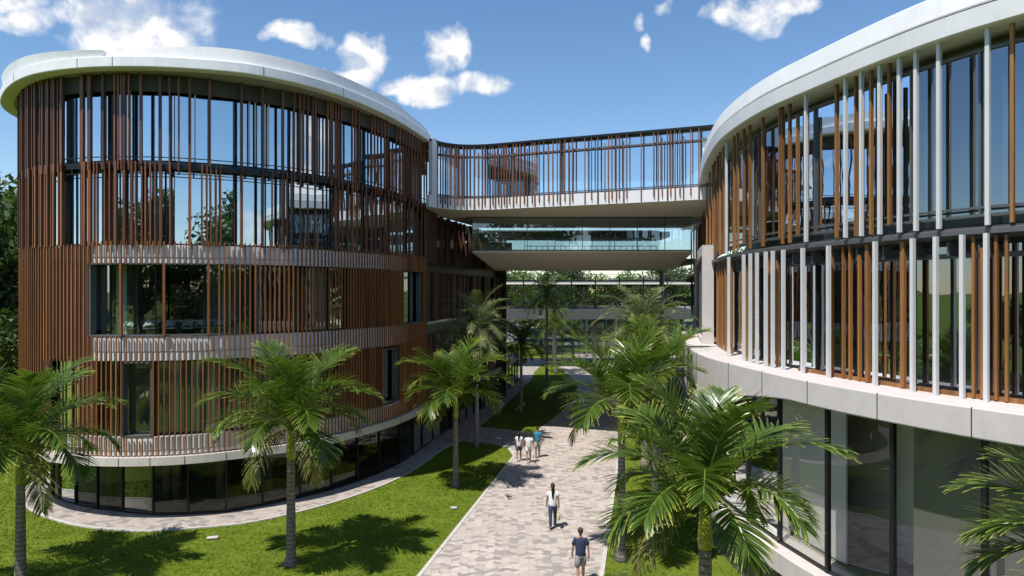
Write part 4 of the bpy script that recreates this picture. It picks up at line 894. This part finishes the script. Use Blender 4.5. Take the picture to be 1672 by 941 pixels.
def person(loc, rz, hgt, label, group, shirt, bottom, kind, hair, skin, shoe, stride=.16, long_=False, swing=.5, sleeve=.55, bag=None):
    k = hgt / 1.75; e = empty('person', loc, rz); tag(e, label, 'person', group)
    fem = long_; sw = .165 if fem else .19; hip = .09
    an = {}; vs = [(0, 0, .95), (0, 0, 1.08), (0, .01, 1.25), (0, 0, 1.40), (0, .005, 1.47), (0, .02, 1.54)]; rd = [(.125, .10), (.115, .085), (.135, .095), (.09, .07), (.05, .05), (.055, .06)]; ed = [(i, i + 1) for i in range(5)]
    legs = {}
    for sg in (-1, 1):
        st = stride * sg; i = len(vs); kn = (sg * .095, st * .55 + .05 * (1 if sg > 0 else .4), .51); lift = .0 if sg > 0 else .035
        ak = (sg * .095, st - (.05 if sg < 0 else 0), .09 + lift); to = (sg * .105, st + .14, .035 + (0 if sg > 0 else .0))
        vs += [(sg * hip, 0, .87), kn, (sg * .097, (kn[1] + ak[1]) / 2 - .02, .31), ak, to]; rd += [(.088, .09), (.056, .058), (.052, .055), (.036, .038), (.035, .026)]; ed += [(0, i), (i, i + 1), (i + 1, i + 2), (i + 2, i + 3), (i + 3, i + 4)]; legs[sg] = (vs[i], kn, vs[i + 2], ak, to)
    arms = {}
    for sg in (-1, 1):
        i = len(vs); fw = -sg * swing * .22; sh = (sg * sw, 0, 1.395); el = (sg * (sw + .05), fw * .4 - .02, 1.12); wr = (sg * (sw + .065), fw + .02, .885); pm = (sg * (sw + .06), fw + .05, .81)
        vs += [(sg * sw * .6, 0, 1.40), sh, el, wr, pm]; rd += [.055, (.055, .055), (.04, .042), (.027, .03), (.02, .036)]; ed += [(3, i)] + [(i + j, i + j + 1) for j in range(4)]; arms[sg] = (sh, el, wr, pm)
    V1, F1 = skin_obj(vs, ed, rd); mb = MB(); mb.add(V1, F1)
    hd = (0, .03, 1.64); mb.ell(hd, (.075, .095, .11), 16, 12); mb.ell((0, .122, 1.63), (.013, .02, .025), 8, 6)
    for sg in (-1, 1): mb.ell((sg * .077, .02, 1.635), (.012, .022, .032), 8, 6)
    for sg in (-1, 1):
        pm = Vector(arms[sg][3])
        for j, (dy, ln) in enumerate(((.028, .07), (.01, .08), (-.008, .075), (-.024, .058))):
            a = pm + Vector((0, dy, -.02)); mb.tube([a, a + Vector((-sg * .004, .004, -ln * .5)), a + Vector((-sg * .02, .008, -ln))], [.0095, .0085, .006], 6)
        a = pm + Vector((-sg * .012, .028, .015)); mb.tube([a, a + Vector((-sg * .014, .028, -.025)), a + Vector((-sg * .016, .034, -.055))], [.011, .010, .007], 6)
    mb.mi = 1
    for sg in (-1, 1): mb.ell((sg * .03, .119, 1.655), (.012, .006, .007), 8, 6)
    mb.mi = 2; mb.ell((0, .122, 1.592), (.024, .006, .007), 8, 6)
    b = mb.build('body', [SK[skin], SK['hair'], simple('lips', (.3, .1, .09), .5)], e, smooth=True); b.scale = (k,) * 3
    # shirt
    mb = MB(); wz = .90
    mb.loft([(0, 0, wz, .155, .125), (0, 0, wz + .01, .165, .13), (0, 0, 1.05, .145 if fem else .16, .118), (0, .005, 1.22, .165 if fem else .18, .128), (0, .002, 1.34, .17 if fem else .195, .115), (0, 0, 1.41, .145, .09), (0, 0, 1.455, .075, .066), (0, .004, 1.465, .062, .058)], 20, False)
    for sg in (-1, 1):
        sh, el = Vector(arms[sg][0]), Vector(arms[sg][1]); q = sh.lerp(el, sleeve)
        mb.tube([(sg * sw * .35, 0, 1.37), sh + Vector((-sg * .012, 0, -.005)), sh.lerp(el, sleeve * .5), q], [(.07, .075), (.064, .066), (.058, .062), (.06, .062)], 12)
    s1_ = mb.build('shirt', SK[shirt], e, smooth=True); s1_.scale = (k,) * 3
    # trousers or shorts
    mb = MB(); mb.loft([(0, 0, .80, .15, .105), (0, 0, .86, .168, .125), (0, 0, .95, .155, .118), (0, 0, 1.0, .14, .108)], 20)
    for sg in (-1, 1):
        h_, kn, cf, ak, to = (Vector(q) for q in legs[sg])
        if kind == 'long': pts = [h_ + Vector((0, 0, .03)), h_.lerp(kn, .5), kn, cf, ak + Vector((0, 0, .02))]; rr = [.098, .086, .066, .061, .047]
        else: pts = [h_ + Vector((0, 0, .03)), h_.lerp(kn, .5), h_.lerp(kn, .62 if kind == 'hot' else .86)]; rr = [.10, .098, .094]
        mb.tube(pts, rr, 14)
    s2 = mb.build('trousers' if kind == 'long' else 'shorts', SK[bottom], e, smooth=True); s2.scale = (k,) * 3
    for sg in (-1, 1):
        ak, to = Vector(legs[sg][3]), Vector(legs[sg][4]); mb = MB()
        mb.tube([ak + Vector((0, -.055, -.04)), ak + Vector((0, .02, -.035)), to + Vector((0, -.03, .01)), to + Vector((0, .05, -.002))], [(.038, .036), (.043, .04), (.044, .032), (.03, .02)], 10)
        o = mb.build('shoe', SK[shoe], e, smooth=True); o.scale = (k,) * 3
    mb = MB(); mb.ell((0, .005, 1.675), (.085, .10, .092), 16, 10)
    if long_: mb.tube([(0, -.04, 1.70), (0, -.09, 1.60), (0, -.112, 1.48), (0, -.128, 1.36), (0, -.128, 1.24), (.01, -.118, 1.15)], [(.075, .05), (.085, .05), (.085, .04), (.075, .03), (.055, .024), (.02, .012)], 14)
    else: mb.ell((0, -.03, 1.625), (.07, .06, .07), 12, 8)
    o = mb.build('hair', SK[hair], e, smooth=True); o.scale = (k,) * 3
    if bag:
        pm = Vector(arms[1][3]) * k; ca, sa = math.cos(rz), math.sin(rz); wx = loc[0] + ca * pm.x - sa * pm.y; wy = loc[1] + sa * pm.x + ca * pm.y
        be = empty('hand_bag', (wx, wy, pm.z - .42), rz); tag(be, bag[1], 'bag')
        mb = MB(); n_ = 14
        mb.loft([(0, 0, 0, .05, .10), (0, 0, .03, .06, .12), (0, 0, .16, .055, .125), (0, 0, .25, .035, .12)], 16); mb.build('pouch', SK[bag[0]], be, smooth=True)
        mb = MB(); mb.tube([(0, -.09, .24), (0, -.05, .34), (0, 0, .375), (0, .05, .34), (0, .09, .24)], [.008] * 5, 6); mb.build('handle', SK[bag[0]], be, smooth=True)
    return e
ZP = .034
person((1.59, 27.45, ZP), .0, 1.76, 'woman with long black hair in white tee and dark jeans walking alone on the pavers', 'people walking on the path', 'white', 'jeans', 'long', 'hair', 'skin2', 'dshoe', .12, True, .5, .5, ('bag', 'small yellow bag in the right hand of the lone walking woman'))
person((2.17, 22.3, ZP), 0, 1.76, 'man in navy tee and grey shorts walking at the bottom of the frame', 'people walking on the path', 'navy', 'grey', 'short', 'brown', 'skin', 'shoe', .14, False, .3, .6)
person((.38, 38.3, ZP), -.05, 1.62, 'woman with dark ponytail in white tee and denim shorts, left of the walking trio', 'people walking on the path', 'white', 'dshort', 'hot', 'hair', 'skin', 'shoe', .16, True, .5, .5)
person((.90, 37.95, ZP), .05, 1.63, 'person in white tee and pale shorts in the middle of the walking trio', 'people walking on the path', 'white', 'pale', 'hot', 'brown', 'skin', 'shoe', .18, False, .6, .5, ('bag2', 'pale blue bag hanging between the two right members of the trio'))
person((1.42, 39.1, ZP), .0, 1.72, 'man in teal tee and khaki shorts, right of the walking trio', 'people walking on the path', 'teal', 'khaki', 'short', 'hair', 'skin2', 'dshoe', .12, False, .4, .6)

# ------------------------------------------------------------------ birds and small ground fittings
def bird(loc, rz, c, lab):
    e = empty('bird', loc, rz); tag(e, lab, 'bird', 'birds on the path'); m = simple('plumage', c, .7, 0, .3, 30)
    a = MB(); a.tube([(0, -.13, .10), (0, -.07, .115), (0, .0, .125), (0, .06, .145), (0, .085, .19), (0, .1, .225), (0, .125, .228)], [(.012, .018), (.04, .04), (.058, .055), (.05, .05), (.028, .028), (.03, .03), (.012, .012)], 12); a.build('body', m, e, smooth=True)
    a = MB(); a.tube([(0, .125, .227), (0, .15, .22)], [.008, .002], 6); a.build('beak', M['dark'], e)
    a = MB(); a.tube([(0, -.1, .105), (0, -.2, .085)], [(.03, .012), (.028, .004)], 8); a.build('tail', m, e)
    for s_ in (-1, 1):
        a = MB(); a.tube([(s_ * .05, .05, .14), (s_ * .058, -.02, .125), (s_ * .03, -.14, .105)], [(.01, .03), (.012, .04), (.004, .01)], 8); a.build('wing', m, e, smooth=True)
        a = MB(); a.bar((s_ * .02, .01, .08), (s_ * .02, .015, 0), .006); a.bar((s_ * .02, .015, .006), (s_ * .02, .05, .004), .005); a.build('leg', M['wood4'], e)
bird((*gp(813, 720), ZP), 1.2, (.75, .75, .75), 'white bird standing on the cross path by the lawn corner')
bird((*gp(828, 797), ZP), .3, (.12, .12, .14), 'grey pigeon in the palm shadow on the path, farther one')
bird((*gp(830, 817), ZP), 2.3, (.07, .07, .08), 'dark pigeon in the palm shadow on the path, nearer one')
def plate(loc, size, rz, lab, nm='drain_cover'):
    e = empty(nm, loc, rz); tag(e, lab, 'drain cover', 'small covers set in the ground')
    a = MB(); a.box((0, 0, .008), (size[0], size[1], .016)); a.build('frame', M['slab'], e)
    a = MB(); a.box((0, 0, .019), (size[0] * .82, size[1] * .82, .006)); a.build('lid', M['kerb'], e)
plate((*gp(347, 880), .045), (.42, .3), .3, 'pale rectangular cover lying in the lawn near the curved walkway')
plate((*gp(741, 831), .045), (.28, .28), 0, 'small pale cover in the lawn near the left path edge')
plate((*gp(920, 727), ZP), (.9, .6), .2, 'pale cover in the pavers ahead of the walking trio')
plate((*gp(968, 864), ZP), (.22, .22), .2, 'tiny white cover right of the lone walking woman')
plate((-.1, 41.9, ZP), (.7, .5), .2, 'pale cover at the corner of the cross path')
def low_plant(loc, r_, lab, seed):
    e = empty('garden_shrub', (loc[0], loc[1], 0)); tag(e, lab, 'shrub', 'low shrubs on the right lawn')
    q = random.Random(seed)
    for i in range(10): mb = MB(); frond(mb, (0, 0, .05), i * 2.4, q.uniform(.5, 1.3), r_, 1.0, .25, 18, .03, .3, .08, seed * 10 + i, t0=.1); mb.build('frond', M['frond'], e, tint=True)
low_plant((2.95 + .35, 21.9), .55, 'small low palm shrub at the bottom edge of the right lawn', 5)
low_plant((8.4, 44.5), 1.2, 'spreading shrub at the foot of the feathery palm by the ledge', 6)

# fallen leaves
mb = MB(); q = random.Random(3)
for i in range(150):
    y = q.uniform(21, 44); left = .187 * y - 7.3; x = q.choice([q.uniform(left, left + 6), q.uniform(left + 6.3, left + 9), q.uniform(left - 6, left - .3)])
    z = .07; a = q.uniform(0, 6.28); l = q.uniform(.03, .075); c_, s_ = math.cos(a), math.sin(a)
    mb.add([(x - c_ * l, y - s_ * l, z), (x + s_ * l * .4, y - c_ * l * .4, z + .012), (x + c_ * l, y + s_ * l, z + .004), (x - s_ * l * .4, y + c_ * l * .4, z + .014)], [(0, 1, 2, 3)])
tag(mb.build('fallen_leaves', simple('fallen_leaf', (.30, .17, .06), .8, 0, .5, 3)), 'small dry orange leaves scattered over lawn and paving', 'leaves', kind='stuff')
